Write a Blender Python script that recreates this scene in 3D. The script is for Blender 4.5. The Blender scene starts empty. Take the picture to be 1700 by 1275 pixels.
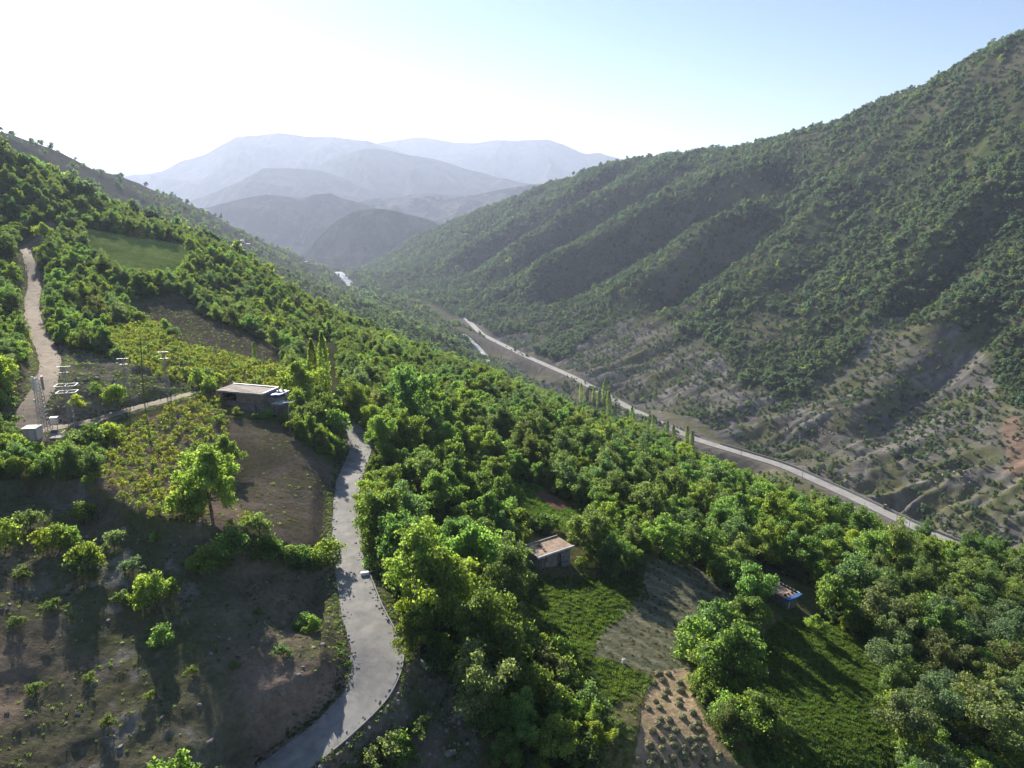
import bpy, math, random
import numpy as np
from math import radians as R
random.seed(7); RNG = np.random.default_rng(7)
sc = bpy.context.scene
COL = sc.collection

# ------------------------------------------------------------------ camera, sky, sun, exposure
FPX, PITCH = 1170.0, R(14.7)
cd = bpy.data.cameras.new('camera'); cam = bpy.data.objects.new('camera', cd); COL.objects.link(cam)
cd.sensor_fit = 'HORIZONTAL'; cd.angle = 2*math.atan(850/FPX); cd.clip_start = 1.0; cd.clip_end = 60000
cam.location = (0, 0, 0); cam.rotation_euler = (R(90)-PITCH, 0, 0); sc.camera = cam

SUN_AZ, SUN_EL = R(-27.0), R(26)          # azimuth from +Y, negative to the left
world = bpy.data.worlds.new('World'); sc.world = world; world.use_nodes = True
wn = world.node_tree.nodes; bg = wn['Background']
sky = wn.new('ShaderNodeTexSky'); sky.sky_type = 'NISHITA'; sky.sun_disc = False
sky.sun_elevation = SUN_EL; sky.sun_rotation = SUN_AZ
sky.altitude = 1200; sky.air_density = 1.0; sky.dust_density = .35; sky.ozone_density = 1.6
world.node_tree.links.new(sky.outputs[0], bg.inputs[0]); bg.inputs[1].default_value = 0.058
sl = bpy.data.lights.new('sun', 'SUN'); sun = bpy.data.objects.new('sun', sl); COL.objects.link(sun)
sl.energy = 5.0; sl.angle = R(0.6); sl.color = (1.0, 0.92, 0.79)
sun.rotation_euler = (R(90)-SUN_EL, 0, math.pi-SUN_AZ)
sun.location = (-400, 900, 400)
vs = sc.view_settings; vs.view_transform = 'Standard'; vs.look = 'None'; vs.gamma = 1; vs.use_curve_mapping = False
vs.exposure = 1.3
cy = sc.cycles; cy.max_bounces = 7; cy.diffuse_bounces = 4; cy.glossy_bounces = 1; cy.transmission_bounces = 4
cy.transparent_max_bounces = 4; cy.volume_bounces = 0; cy.use_denoising = True; cy.caustics_reflective = False
cy.caustics_refractive = False

# ------------------------------------------------------------------ little helpers
def prop(o, label=None, cat=None, group=None, kind=None):
    if label: o['label'] = label
    if cat: o['category'] = cat
    if group: o['group'] = group
    if kind: o['kind'] = kind
    return o
SP, CP = math.sin(PITCH), math.cos(PITCH)
def pt(u, v, d):
    a, b = (u-850)/FPX, (637.5-v)/FPX
    return (a*d, d*(CP+b*SP), d*(-SP+b*CP))
def proj(x, y, z):
    d = y*CP-z*SP
    dd = np.where(np.abs(d) < 1e-3, 1e-3, d)
    return 850+FPX*x/dd, 637.5-FPX*(y*SP+z*CP)/dd, d
def hash2(ix, iy, s):
    h = (ix.astype(np.int64)*374761393+iy.astype(np.int64)*668265263+s*982451653) & 0x7fffffff
    h = ((h ^ (h >> 13))*1274126177) & 0x7fffffff
    h = ((h ^ (h >> 16))*60493) & 0x7fffffff
    return ((h >> 7) & 0xffff)/65535.0
def vnoise(x, y, s):
    ix, iy = np.floor(x), np.floor(y); fx, fy = x-ix, y-iy
    fx = fx*fx*(3-2*fx); fy = fy*fy*(3-2*fy)
    a = hash2(ix, iy, s); b = hash2(ix+1, iy, s); c = hash2(ix, iy+1, s); d = hash2(ix+1, iy+1, s)
    return (a+(b-a)*fx)*(1-fy)+(c+(d-c)*fx)*fy
def fbm(x, y, scale, octs=4, s=1, gain=.5):
    t = 0; a = 1; n = 0
    for o in range(octs):
        c, sn = math.cos(o*1.1+.3), math.sin(o*1.1+.3)
        t = t+a*vnoise((x*c+y*sn)/scale+17.3*o, (-x*sn+y*c)/scale-9.1*o, s+o*13); n += a; a *= gain; scale *= .5
    return t/n*2-1                                   # -1..1
def inpoly(u, v, poly):
    r = np.zeros(np.shape(u), bool); n = len(poly)
    for i in range(n):
        x1, y1 = poly[i]; x2, y2 = poly[(i+1) % n]
        if y1 == y2: continue
        c = ((y1 > v) != (y2 > v)) & (u < (x2-x1)*(v-y1)/(y2-y1)+x1)
        r ^= c
    return r
def sstep(a, b, x):
    t = np.clip((x-a)/(b-a), 0, 1); return t*t*(3-2*t)
def polydist(x, y, P):
    """distance to polyline P (n,2+), parameter in 0..n-1, signed side (+ = right of direction)"""
    best = np.full(np.shape(x), 1e18); par = np.zeros(np.shape(x)); sd = np.zeros(np.shape(x))
    for i in range(len(P)-1):
        ax, ay = P[i][0], P[i][1]; dx, dy = P[i+1][0]-ax, P[i+1][1]-ay; L2 = dx*dx+dy*dy+1e-9
        t = np.clip(((x-ax)*dx+(y-ay)*dy)/L2, 0, 1)
        ex, ey = x-ax-t*dx, y-ay-t*dy; d2 = ex*ex+ey*ey
        m = d2 < best
        best = np.where(m, d2, best); par = np.where(m, i+t, par); sd = np.where(m, np.sign(dy*ex-dx*ey), sd)
    return np.sqrt(best), par, sd
def smooth_line(P, n, it=2):
    P = np.array(P, float); L = np.concatenate([[0], np.cumsum(np.linalg.norm(np.diff(P[:, :2], axis=0), axis=1))])
    s = np.linspace(0, L[-1], n); Q = np.stack([np.interp(s, L, P[:, k]) for k in range(P.shape[1])], 1)
    for _ in range(it):
        q = Q.copy(); q[1:-1] = (Q[:-2]+2*Q[1:-1]+Q[2:])/4; Q = q
    return Q

# ------------------------------------------------------------------ terrain: surveyed points -> height field
CPTS = [
 # near bank left of the road, facing the camera
 (0,1275,66),(150,1275,68),(300,1275,69),(0,1150,73),(200,1150,75),(400,1150,76.5),(500,1150,76.5),
 (0,1000,82),(120,1000,84),(250,1000,86.5),(400,1020,87),(500,1020,90),(0,900,92),(120,900,93),(250,900,94.5),(400,950,94),(520,960,98),
 # road
 (468,1275,73),(547,1215,76),(612,1150,79.5),(632,1090,83.5),(600,1010,92),(577,930,103.5),(574,860,115.5),(578,800,128),(600,745,144),(587,715,152),
 # terrace of vines
 (0,790,108),(150,800,107),(250,862,98),(400,888,98),(480,915,98.5),(170,770,116),(300,800,112),(400,800,118),(500,810,119),(530,850,114),(200,720,130),(330,660,150),
 (300,720,131),(420,695,141),(450,750,128),(520,740,136),(60,715,131),(0,715,128),
 # right of the road
 (700,1275,75.5),(850,1275,76.5),(1000,1275,77.5),(1100,1275,79),(1250,1275,82),(1450,1275,87),(1700,1275,95),
 (700,1150,82.5),(800,1150,85),(900,1150,87),(1100,1150,91.5),(1300,1150,98),(1500,1150,105),(1700,1150,112),
 (660,1000,95),(750,1000,100),(900,1000,109),(1100,1000,116),(1300,1010,124),(1500,1000,136),(1700,1000,152),
 (650,900,112),(700,900,119),(905,940,119),(1100,910,133),(1300,900,151),(1500,930,165),(1700,940,180),
 (650,800,136),(700,800,143),(880,830,151),(1000,830,161),(1150,830,180),(1240,835,195),(1310,845,203),
 (750,720,176),(900,730,192),(1000,735,225),(1100,745,255),(1160,780,245),(650,720,160),
 (700,650,221),(800,650,233),(900,680,265),(960,700,275),(540,655,180),(600,600,241),(700,600,281),(800,630,325),(850,650,340),
 # rising hill at the left
 (440,605,196),(300,520,232),(250,560,190),(300,600,170),(130,560,190),(200,640,150),(160,640,146),(270,640,155),
 (90,600,163),(80,565,182),(55,520,205),(57,460,237),(45,415,260),(68,396,275),
 (0,600,150),(0,500,192),(0,400,243),(0,320,290),(0,258,330),(60,300,318),(140,335,338),(110,380,290),(240,378,350),
 (160,385,305),(180,392,302),(300,407,322),(310,440,292),(200,440,268),(150,462,247),(280,472,257),(400,445,330),(450,485,320),(350,500,272),
 (450,540,272),(550,545,320),(600,575,315),(500,620,206),(440,560,236),
 # edge of the near hill and the hollow behind it
 (330,402,362),(420,445,372),(500,503,372),(570,538,382),(640,568,392),(700,590,400),(760,615,400),(820,632,400),(880,662,400),(940,690,410),
 (1000,722,420),(1100,740,400),(1160,785,370),(1250,830,330),(1340,875,290),(1420,915,270),(1500,955,250),
 (330,450,480),(430,490,500),(500,545,500),(570,575,520),(640,605,520),(700,615,560),(0,295,430),(100,335,450),(200,385,460),
 (760,625,560),(820,640,560),(900,670,560),(960,690,600),(1000,712,560),(1080,735,520),(1600,990,280),(1700,985,300),
 # valley floor, river
 (810,597,930),(800,582,985),(1620,965,372),(1500,902,430),(1250,792,535),(1050,702,665),(950,657,762),(880,627,842),(690,540,1130),(620,500,1500),
 (578,474,1900),(575,462,2060),(570,452,2250),
 # valley road
 (1640,925,385),(1540,885,412),(1400,815,470),(1300,772,516),(1150,730,575),(1050,680,657),(950,625,785),(870,590,895),(800,555,1035),(785,540,1105),(770,525,1180),
 # right hillside
 (1700,800,445),(1600,780,470),(1600,700,530),(1700,700,510),(1700,600,570),(1700,500,630),(1700,400,690),(1700,300,750),(1700,200,820),
 (1500,700,560),(1500,600,640),(1500,500,730),(1500,400,820),(1500,300,920),
 (1300,690,600),(1300,600,700),(1300,500,830),(1300,400,980),(1300,300,1150),
 (1150,650,690),(1150,550,840),(1150,450,1020),(1150,350,1250),(1000,560,930),(1000,480,1120),(1000,400,1330),(1000,330,1530),
 (850,510,1200),(850,440,1450),(850,380,1700),(700,462,1650),(700,425,1900),(640,450,2000),
 # the farther left slope
 (300,372,800),(430,432,1100),(500,452,1250),(600,502,1150),(700,545,900),(740,570,800),(550,480,1250),(380,410,1000),
 (100,300,700),(200,330,800),(600,520,800),(520,470,900),
]
CREST = [(1700,75,900),(1600,118,970),(1500,168,1060),(1450,192,1110),(1380,217,1180),(1300,240,1260),(1150,262,1450),(1050,272,1590),(970,290,1700),(900,312,1850),(850,335,1960),(800,350,2080),(740,375,2180),(680,402,2230),(620,440,2250),
         (20,228,700),(100,246,800),(200,291,1000),(270,320,1150),(330,347,1300),(430,402,1550),(520,442,1800),(560,458,1950)]
EXTRA = [(-500,1275,50),(-500,900,76),(-500,600,125),(-500,300,250),(-500,100,400),(2200,1275,108),(2200,1000,190),(2200,900,330),(2200,700,430),(2200,400,560),(2200,100,700),(2200,-100,850),
         (850,2600,52),(300,2200,50),(1300,2200,56),(-200,2000,45),(2000,2000,68),(-900,1600,40),(2600,1700,90)]
W = [pt(*p) for p in CPTS+CREST+EXTRA]
W += [pt(u, v+(45 if u > 600 else 26), d*1.3) for u, v, d in CREST]
for th in range(-90, 91, 9):
    t = R(th)
    for rr, zz in ((3100, -250), (5000, -270), (9000, -300), (16500, -320)): W.append((rr*math.sin(t), rr*math.cos(t), zz))
    if abs(th) > 70: W += [(120*math.sin(t), 120*math.cos(t), -50+(-18 if th > 0 else 22)), (600*math.sin(t), 600*math.cos(t), 60)]
W = np.array(W); wr = np.hypot(W[:, 0], W[:, 1]); wt = np.arctan2(W[:, 0], W[:, 1]); wl = np.log(wr); wf = W[:, 2]/wr
N = len(W)
def kern(a, b, c, d): return np.sqrt((a[:, None]-c[None])**2+(b[:, None]-d[None])**2+1e-4)
A = np.zeros((N+3, N+3)); A[:N, :N] = kern(wt, wl, wt, wl); A[:N, :N] -= np.eye(N)*.0025
A[:N, N] = 1; A[:N, N+1] = wt; A[:N, N+2] = wl; A[N:, :N] = A[:N, N:].T
wsol = np.linalg.solve(A, np.concatenate([wf, [0, 0, 0]]))
TH = np.concatenate([np.radians(np.arange(-120, -46, 2.0)), np.radians(np.arange(-46, 46.01, .16)), np.radians(np.arange(48, 121, 2.0))])
LR = np.concatenate([np.arange(math.log(18), math.log(3000), .0056), np.arange(math.log(3000), math.log(16000), .03)])
cth = np.concatenate([np.radians(np.arange(-120, -46, 4.0)), np.radians(np.arange(-46, 46.5, .7)), np.radians(np.arange(48, 121, 4.0))]); clr = np.linspace(LR[0], LR[-1], 330)
G = np.empty((len(cth), len(clr)))
for i, t in enumerate(cth):
    K = kern(np.full(len(clr), t), clr, wt, wl); G[i] = K@wsol[:N]+wsol[N]+wsol[N+1]*t+wsol[N+2]*clr
def bil(Gd, ax, bx, a, b):
    i = np.clip(np.searchsorted(ax, a)-1, 0, len(ax)-2); j = np.clip(np.searchsorted(bx, b)-1, 0, len(bx)-2)
    s = np.clip((a-ax[i])/(ax[i+1]-ax[i]), 0, 1); t = np.clip((b-bx[j])/(bx[j+1]-bx[j]), 0, 1)
    return (Gd[i, j]*(1-s)+Gd[i+1, j]*s)*(1-t)+(Gd[i, j+1]*(1-s)+Gd[i+1, j+1]*s)*t
TT, LL = np.meshgrid(TH, LR, indexing='ij'); RR = np.exp(LL)
X, Y = RR*np.sin(TT), RR*np.cos(TT)
Z = bil(G, cth, clr, TT, LL)*RR
def hgt(x, y):
    x = np.asarray(x, float); y = np.asarray(y, float)
    return bil(Z, TH, LR, np.arctan2(x, y), np.log(np.maximum(np.hypot(x, y), 18.5)))
def at(u, v, dz=0.0, rmin=30.0, rmax=9000.0):
    """world point of the terrain (raised by dz) under a line of sight"""
    a, b = (u-850)/FPX, (637.5-v)/FPX; dx, dy, dzv = a, CP+b*SP, -SP+b*CP
    h = math.hypot(dx, dy); th = math.atan2(dx, dy); sl_ = dzv/h
    col = bil(Z, TH, LR, np.full(len(LR), th), LR)+dz; r = np.exp(LR)
    ok = np.nonzero((col/r >= sl_) & (r >= rmin) & (r <= rmax))[0]
    if len(ok) == 0: k = np.argmax(np.where((r >= rmin) & (r <= rmax), col/r, -9)); rr = r[k]; zz = col[k]
    else:
        k = ok[0]; rr = r[k]
        if k > 0:
            f0, f1 = col[k-1]/r[k-1]-sl_, col[k]/r[k]-sl_
            t = -f0/(f1-f0+1e-12) if f0 < 0 else 1.0
            rr = r[k-1]+(r[k]-r[k-1])*min(max(t, 0), 1)
    x, y = rr*math.sin(th), rr*math.cos(th)
    return np.array([x, y, float(hgt(x, y))])
def at_z(u, v, z):
    a, b = (u-850)/FPX, (637.5-v)/FPX; d = z/(-SP+b*CP)
    return np.array([a*d, d*(CP+b*SP), z])

# spurs and gullies of the right hillside
SPURS = [([(1330,296),(1190,341),(1098,376),(1020,426),(925,470),(840,512)], 30, 54),
         ([(1300,349),(1220,384),(1170,406),(1132,452),(1082,484),(1020,530)], 20, 44),
         ([(1140,296),(1082,319),(1004,350),(935,385),(856,445),(810,480)], 20, 45),
         ([(1040,292),(988,310),(925,354),(863,388),(800,420),(720,465)], 17, 48),
         ([(1620,470),(1532,592),(1482,634),(1447,666),(1412,698),(1359,747)], 6.5, 24),
         ([(1480,250),(1400,330),(1330,400),(1260,470),(1200,540)], 7, 40),
         ([(1640,300),(1560,390),(1480,480),(1420,560)], 7, 38)]
lines = [(np.array([at(u, v, rmin=420) for u, v in L]), a, w) for L, a, w in SPURS]
for P, a, w in lines:
    P = smooth_line(P, 24, 3); lo, hi = P.min(0)-5*w, P.max(0)+5*w
    m = (X > lo[0]) & (X < hi[0]) & (Y > lo[1]) & (Y < hi[1])
    d, par, sd = polydist(X[m], Y[m], P)
    if P[0, 1] < P[-1, 1]: pass
    vx, vy = P[-1, 0]-P[0, 0], P[-1, 1]-P[0, 1]
    side = 1.0 if (vy*0.0-vx*(-1.0)) > 0 else -1.0              # the side that faces the camera (-Y)
    t = d*sd*side/w; e = np.minimum(par, 23-par)/23
    tap = sstep(0, .18, e)
    Z[m] += 1.5*a*tap*(np.exp(-t*t*np.where(t < 0, .45, 1.5))-.75*np.exp(-(t-1.35)**2/.45))
# valley coordinates: s up the valley, n towards the right hill
VS = (-.4, .9165); VN = (.9165, .4)
sv = (X-260)*VS[0]+(Y-348)*VS[1]; nv = (X-260)*VN[0]+(Y-348)*VN[1]
hill = sstep(15, 140, nv)*sstep(330, 420, RR)*(1-sstep(2600, 3200, RR))
rid = 1-2*np.abs(vnoise(sv/85+.35*fbm(X, Y, 160, 3, 5), nv/420, 3)-.5)
rid2 = 1-2*np.abs(vnoise(sv/34+.5*fbm(X, Y, 70, 3, 6), nv/160, 4)-.5)
Z += hill*((rid-.5)*13*sstep(20, 200, nv)+(rid2-.5)*5.5+fbm(X, Y, 45, 5, 8)*3.5)
low = sstep(3, 18, nv)*(1-sstep(60, 150, nv))*sstep(330, 420, RR)*(1-sstep(1200, 1500, RR))
rill = 1-2*np.abs(vnoise(sv/15+.9*fbm(X, Y, 40, 3, 16), nv/120, 14)-.5)
rill2 = 1-2*np.abs(vnoise(sv/6.5+.7*fbm(X, Y, 25, 3, 17), nv/55, 18)-.5)
Z += low*((rill-.55)*5.5+(rill2-.5)*2.4+fbm(X, Y, 14, 5, 15, .75)*2.6-np.abs(fbm(X, Y, 22, 4, 19))*3.0)
Z += (1-hill)*sstep(430, 700, RR)*(fbm(X, Y, 130, 5, 9)*9)*sstep(60, 200, -nv)

# image-plane survey of what lies where: U, V of each ground point
U, V, D = proj(X, Y, Z)
NEAR = RR < 440
ZONE = {
 'bank': [(-300,800),(130,797),(160,822),(250,872),(400,893),(480,922),(553,937),(556,1000),(585,1100),(545,1185),(420,1290),(-300,1400)],
 'vine_a': [(330,655),(368,652),(372,700),(392,830),(425,868),(395,884),(250,860),(165,812),(158,760),(200,720),(260,690)],
 'vine_b': [(150,548),(250,535),(300,575),(385,594),(480,614),(496,655),(400,642),(335,634),(300,640),(230,615)],
 'vine_c': [(75,422),(150,432),(215,470),(175,482),(80,445)],
 'hutfield': [(374,690),(470,702),(500,740),(568,770),(556,850),(548,930),(480,913),(430,868),(394,830)],
 'terrace': [(195,505),(300,492),(345,528),(420,560),(470,582),(480,612),(385,592),(320,580),(260,535)],
 'greenfield': [(135,378),(165,383),(230,395),(314,406),(318,432),(295,458),(190,446),(140,405)],
 'mound': [(105,575),(150,585),(210,600),(300,635),(340,640),(322,652),(240,668),(160,690),(108,700),(85,670)],
 'roadside': [(600,955),(640,1020),(672,1085),(720,1110),(775,1160),(800,1250),(780,1300),(480,1300),(560,1225),(640,1150),(655,1085),(620,1010),(592,960)],
 'darkgrass': [(868,960),(1060,950),(1082,985),(1000,1050),(982,1088),(1090,1130),(1010,1185),(950,1130),(900,1080),(875,1010)],
 'hay': [(1078,925),(1150,942),(1250,1005),(1205,1040),(1168,1095),(1145,1112),(1100,1125),(980,1088),(1000,1045),(1062,985)],
 'haysoil': [(1085,1118),(1140,1108),(1152,1165),(1200,1235),(1245,1290),(1290,1420),(1030,1420),(1050,1290),(1062,1185)],
 'haymargin': [(1085,1118),(1062,1185),(1050,1290),(1030,1420),(980,1420),(1000,1290),(1012,1200),(1040,1140)],
 'lawn': [(1200,1110),(1300,1025),(1440,1050),(1470,1110),(1480,1190),(1500,1290),(1520,1420),(1300,1420),(1265,1290),(1225,1190)],
 'garden': [(830,785),(872,798),(962,838),(1000,862),(945,884),(870,852),(830,825)],
 'plot': [(883,820),(905,818),(948,838),(930,848)],
 'clearing': [(1000,808),(1050,822),(1062,840),(1010,835)],
 'meadow': [(925,680),(965,690),(970,712),(935,700)],
 'pad': [(20,690),(120,690),(150,700),(120,730),(20,738)],
 'ladder': [(0,560),(40,560),(30,700),(0,720)],
}
wu = U+fbm(X, Y, 5, 3, 21)*7; wv = V+fbm(X, Y, 5, 3, 22)*5
MASK = {k: NEAR & inpoly(wu, wv, p) for k, p in ZONE.items()}
FIELDS = MASK['vine_a'] | MASK['vine_b'] | MASK['greenfield'] | MASK['hutfield'] | MASK['hay'] | MASK['haysoil'] | MASK['lawn'] | MASK['garden']
rough = np.where(FIELDS, .22, 1.0)
Z += np.where(NEAR, rough*(fbm(X, Y, 9, 4, 31)*.75+fbm(X, Y, 1.6, 2, 32)*.10), 0)
Z += np.where(MASK['bank'], fbm(X, Y, 4.5, 4, 33)*.75-np.abs(fbm(X, Y, 7, 3, 35))*.8, 0)
Z += np.where(MASK['mound'], fbm(X, Y, 5, 4, 34)*.8+.5, 0)
# step below the vine terrace and below the hut
for L, hgt_, dec in (([(60,790),(150,802),(250,866),(400,890),(545,932)], 3.0, 16), ([(372,694),(430,700),(480,704)], 1.0, 5)):
    P = np.array([at(u, v, rmax=300) for u, v in L]); d, par, sd = polydist(X, Y, smooth_line(P, 20, 1))
    below = (sd > 0) & NEAR & (par > .01) & (par < 18.99)
    Z -= np.where(below, hgt_*(1-np.exp(-d/1.0))*np.exp(-d/dec), 0)

# ------------------------------------------------------------------ roads: smooth lines, ground graded to them
ROADS = {
 'village_road': dict(px=[(440,1300),(468,1275),(547,1215),(612,1150),(630,1090),(600,1010),(578,930),(574,860),(578,800),(600,745),(587,714),(560,690)], w=[5.0,5.0,4.8,5.2,6.2,5.0,4.3,4.3,4.4,4.6,4.2,3.6], rmax=300, blend=3.0),
 'dirt_road': dict(px=[(85,372),(70,393),(40,411),(48,428),(55,452),(58,478),(52,503),(58,545),(75,573),(84,602),(75,636),(52,666),(44,691),(62,712)], w=[2.4,2.4,2.8,3.3,3.6,3.8,3.8,4,4.1,4.3,4.5,4.6,4.8,4.8], rmax=420, blend=3.5),
 'path': dict(px=[(50,716),(110,707),(160,696),(200,684),(260,668),(322,652)], w=[4,3.6,3.2,3.0,3.0,2.6], rmax=300, blend=2.0),
 'valley_road': dict(px=[(1760,975),(1640,925),(1540,885),(1400,818),(1300,773),(1150,728),(1050,680),(950,625),(870,590),(800,555),(785,540),(770,525)], w=[8.5]*12, rmax=1300, blend=9.0, rmin=340),
}
for k, rd in ROADS.items():
    P = np.array([np.append(at(u, v, rmin=rd.get('rmin', 30), rmax=rd['rmax']), w) for (u, v), w in zip(rd['px'], rd['w'])])
    if k == 'valley_road':
        for i, (u, v) in enumerate(rd['px']): P[i, :3] = at_z(u, v, -190.5)
    n = 160 if k != 'valley_road' else 220
    P = smooth_line(P, n, 10); zz = P[:, 2].copy()
    for _ in range(60): zz[1:-1] = (zz[:-2]+2*zz[1:-1]+zz[2:])/4
    P[:, 2] = zz; rd['line'] = P
    pad = 60; lo, hi = P[:, :2].min(0)-pad, P[:, :2].max(0)+pad
    m = (X > lo[0]) & (X < hi[0]) & (Y > lo[1]) & (Y < hi[1])
    d, par, sd = polydist(X[m], Y[m], P); zr = np.interp(par, np.arange(n), P[:, 2]); hw = np.interp(par, np.arange(n), P[:, 3])/2
    ext = 2.0 if k == 'valley_road' else .5
    b = 1-sstep(0, 1, (d-hw-ext)/rd['blend'])
    Z[m] = Z[m]*(1-b)+(zr-(.35 if k == 'valley_road' else .10))*b
    rd['d'] = np.full(X.shape, 999.0); rd['d'][m] = d-hw
U, V, D = proj(X, Y, Z)
# ------------------------------------------------------------------ materials
def newmat(name):
    m = bpy.data.materials.new(name); m.use_nodes = True
    nt = m.node_tree; nt.nodes.clear()
    return m, nt, nt.nodes, nt.links
def nd(ns, t, **kw):
    n = ns.new(t)
    for k, v in kw.items(): setattr(n, k, v)
    return n
def noise_col(ns, ln, scale, c1, c2, detail=6, rough=.6, lo=.35, hi=.65, coord='Object'):
    tc = nd(ns, 'ShaderNodeTexCoord'); nz = nd(ns, 'ShaderNodeTexNoise'); nz.inputs['Scale'].default_value = scale
    nz.inputs['Detail'].default_value = detail; nz.inputs['Roughness'].default_value = rough
    ln.new(tc.outputs[coord], nz.inputs['Vector'])
    rp = nd(ns, 'ShaderNodeValToRGB'); rp.color_ramp.elements[0].position = lo; rp.color_ramp.elements[1].position = hi
    rp.color_ramp.elements[0].color = (*c1, 1); rp.color_ramp.elements[1].color = (*c2, 1)
    ln.new(nz.outputs['Fac'], rp.inputs[0]); return rp.outputs[0], nz.outputs['Fac']
def simple(name, c1, c2, scale=2.0, rough=.9, bump=.3, bdist=.05, metal=0.0, stain_shade=None):
    m, nt, ns, ln = newmat(name)
    out = nd(ns, 'ShaderNodeOutputMaterial'); b = nd(ns, 'ShaderNodeBsdfPrincipled')
    c, f = noise_col(ns, ln, scale, c1, c2)
    if stain_shade:                                        # worn patches, spots and painted tree shade, each with its own shape
        for sc_, col_, lo_, hi_ in stain_shade:
            q, _ = noise_col(ns, ln, sc_, (0, 0, 0), (1, 1, 1), 8, .68, lo_, hi_); mx = nd(ns, 'ShaderNodeMix', data_type='RGBA'); ln.new(q, mx.inputs[0]); ln.new(c, mx.inputs[6]); mx.inputs[7].default_value = (*col_, 1); c = mx.outputs[2]
    ln.new(c, b.inputs['Base Color']); b.inputs['Roughness'].default_value = rough; b.inputs['Metallic'].default_value = metal
    b.inputs['Specular IOR Level'].default_value = .25
    if bump:
        bp = nd(ns, 'ShaderNodeBump'); bp.inputs['Strength'].default_value = bump; bp.inputs['Distance'].default_value = bdist
        ln.new(f, bp.inputs['Height']); ln.new(bp.outputs[0], b.inputs['Normal'])
    ln.new(b.outputs[0], out.inputs[0]); return m
def ground_mat(name='ground_soil_and_grass'):
    m, nt, ns, ln = newmat(name)
    out = nd(ns, 'ShaderNodeOutputMaterial'); b = nd(ns, 'ShaderNodeBsdfDiffuse'); b.inputs['Roughness'].default_value = .6
    at_ = nd(ns, 'ShaderNodeVertexColor'); at_.layer_name = 'tone'
    geo = nd(ns, 'ShaderNodeNewGeometry')
    def nz(scale, det=5, ro=.62):
        n = nd(ns, 'ShaderNodeTexNoise'); n.inputs['Scale'].default_value = scale; n.inputs['Detail'].default_value = det; n.inputs['Roughness'].default_value = ro
        ln.new(geo.outputs['Position'], n.inputs['Vector']); return n.outputs['Fac']
    n1, n2 = nz(1.3, 6, .7), nz(.16, 5)
    mul = nd(ns, 'ShaderNodeMath', operation='MULTIPLY_ADD'); ln.new(n1, mul.inputs[0]); mul.inputs[1].default_value = 1.5; mul.inputs[2].default_value = .25
    mul2 = nd(ns, 'ShaderNodeMath', operation='MULTIPLY_ADD'); ln.new(n2, mul2.inputs[0]); mul2.inputs[1].default_value = .9; mul2.inputs[2].default_value = .55
    mm = nd(ns, 'ShaderNodeMath', operation='MULTIPLY'); ln.new(mul.outputs[0], mm.inputs[0]); ln.new(mul2.outputs[0], mm.inputs[1])
    vm = nd(ns, 'ShaderNodeVectorMath', operation='SCALE'); ln.new(at_.outputs['Color'], vm.inputs[0]); ln.new(mm.outputs[0], vm.inputs['Scale'])
    ln.new(vm.outputs[0], b.inputs['Color'])
    rn = nd(ns, 'ShaderNodeTexNoise'); rn.noise_type = 'RIDGED_MULTIFRACTAL'; rn.inputs['Scale'].default_value = .085; rn.inputs['Detail'].default_value = 7; rn.inputs['Roughness'].default_value = .62
    mp = nd(ns, 'ShaderNodeMapping'); mp.inputs['Rotation'].default_value = (0, 0, R(-23)); mp.inputs['Scale'].default_value = (.45, 1.5, .6)
    ln.new(geo.outputs['Position'], mp.inputs['Vector']); ln.new(mp.outputs[0], rn.inputs['Vector'])
    hr = nd(ns, 'ShaderNodeMath', operation='MULTIPLY'); ln.new(rn.outputs['Fac'], hr.inputs[0]); ln.new(at_.outputs['Alpha'], hr.inputs[1])
    hs_ = nd(ns, 'ShaderNodeMath', operation='MULTIPLY_ADD'); ln.new(hr.outputs[0], hs_.inputs[0]); hs_.inputs[1].default_value = 2.6; ln.new(n1, hs_.inputs[2])
    bp = nd(ns, 'ShaderNodeBump'); bp.inputs['Strength'].default_value = .9; bp.inputs['Distance'].default_value = .4
    ln.new(hs_.outputs[0], bp.inputs['Height']); ln.new(bp.outputs[0], b.inputs['Normal'])
    ln.new(b.outputs[0], out.inputs[0]); return m
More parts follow.
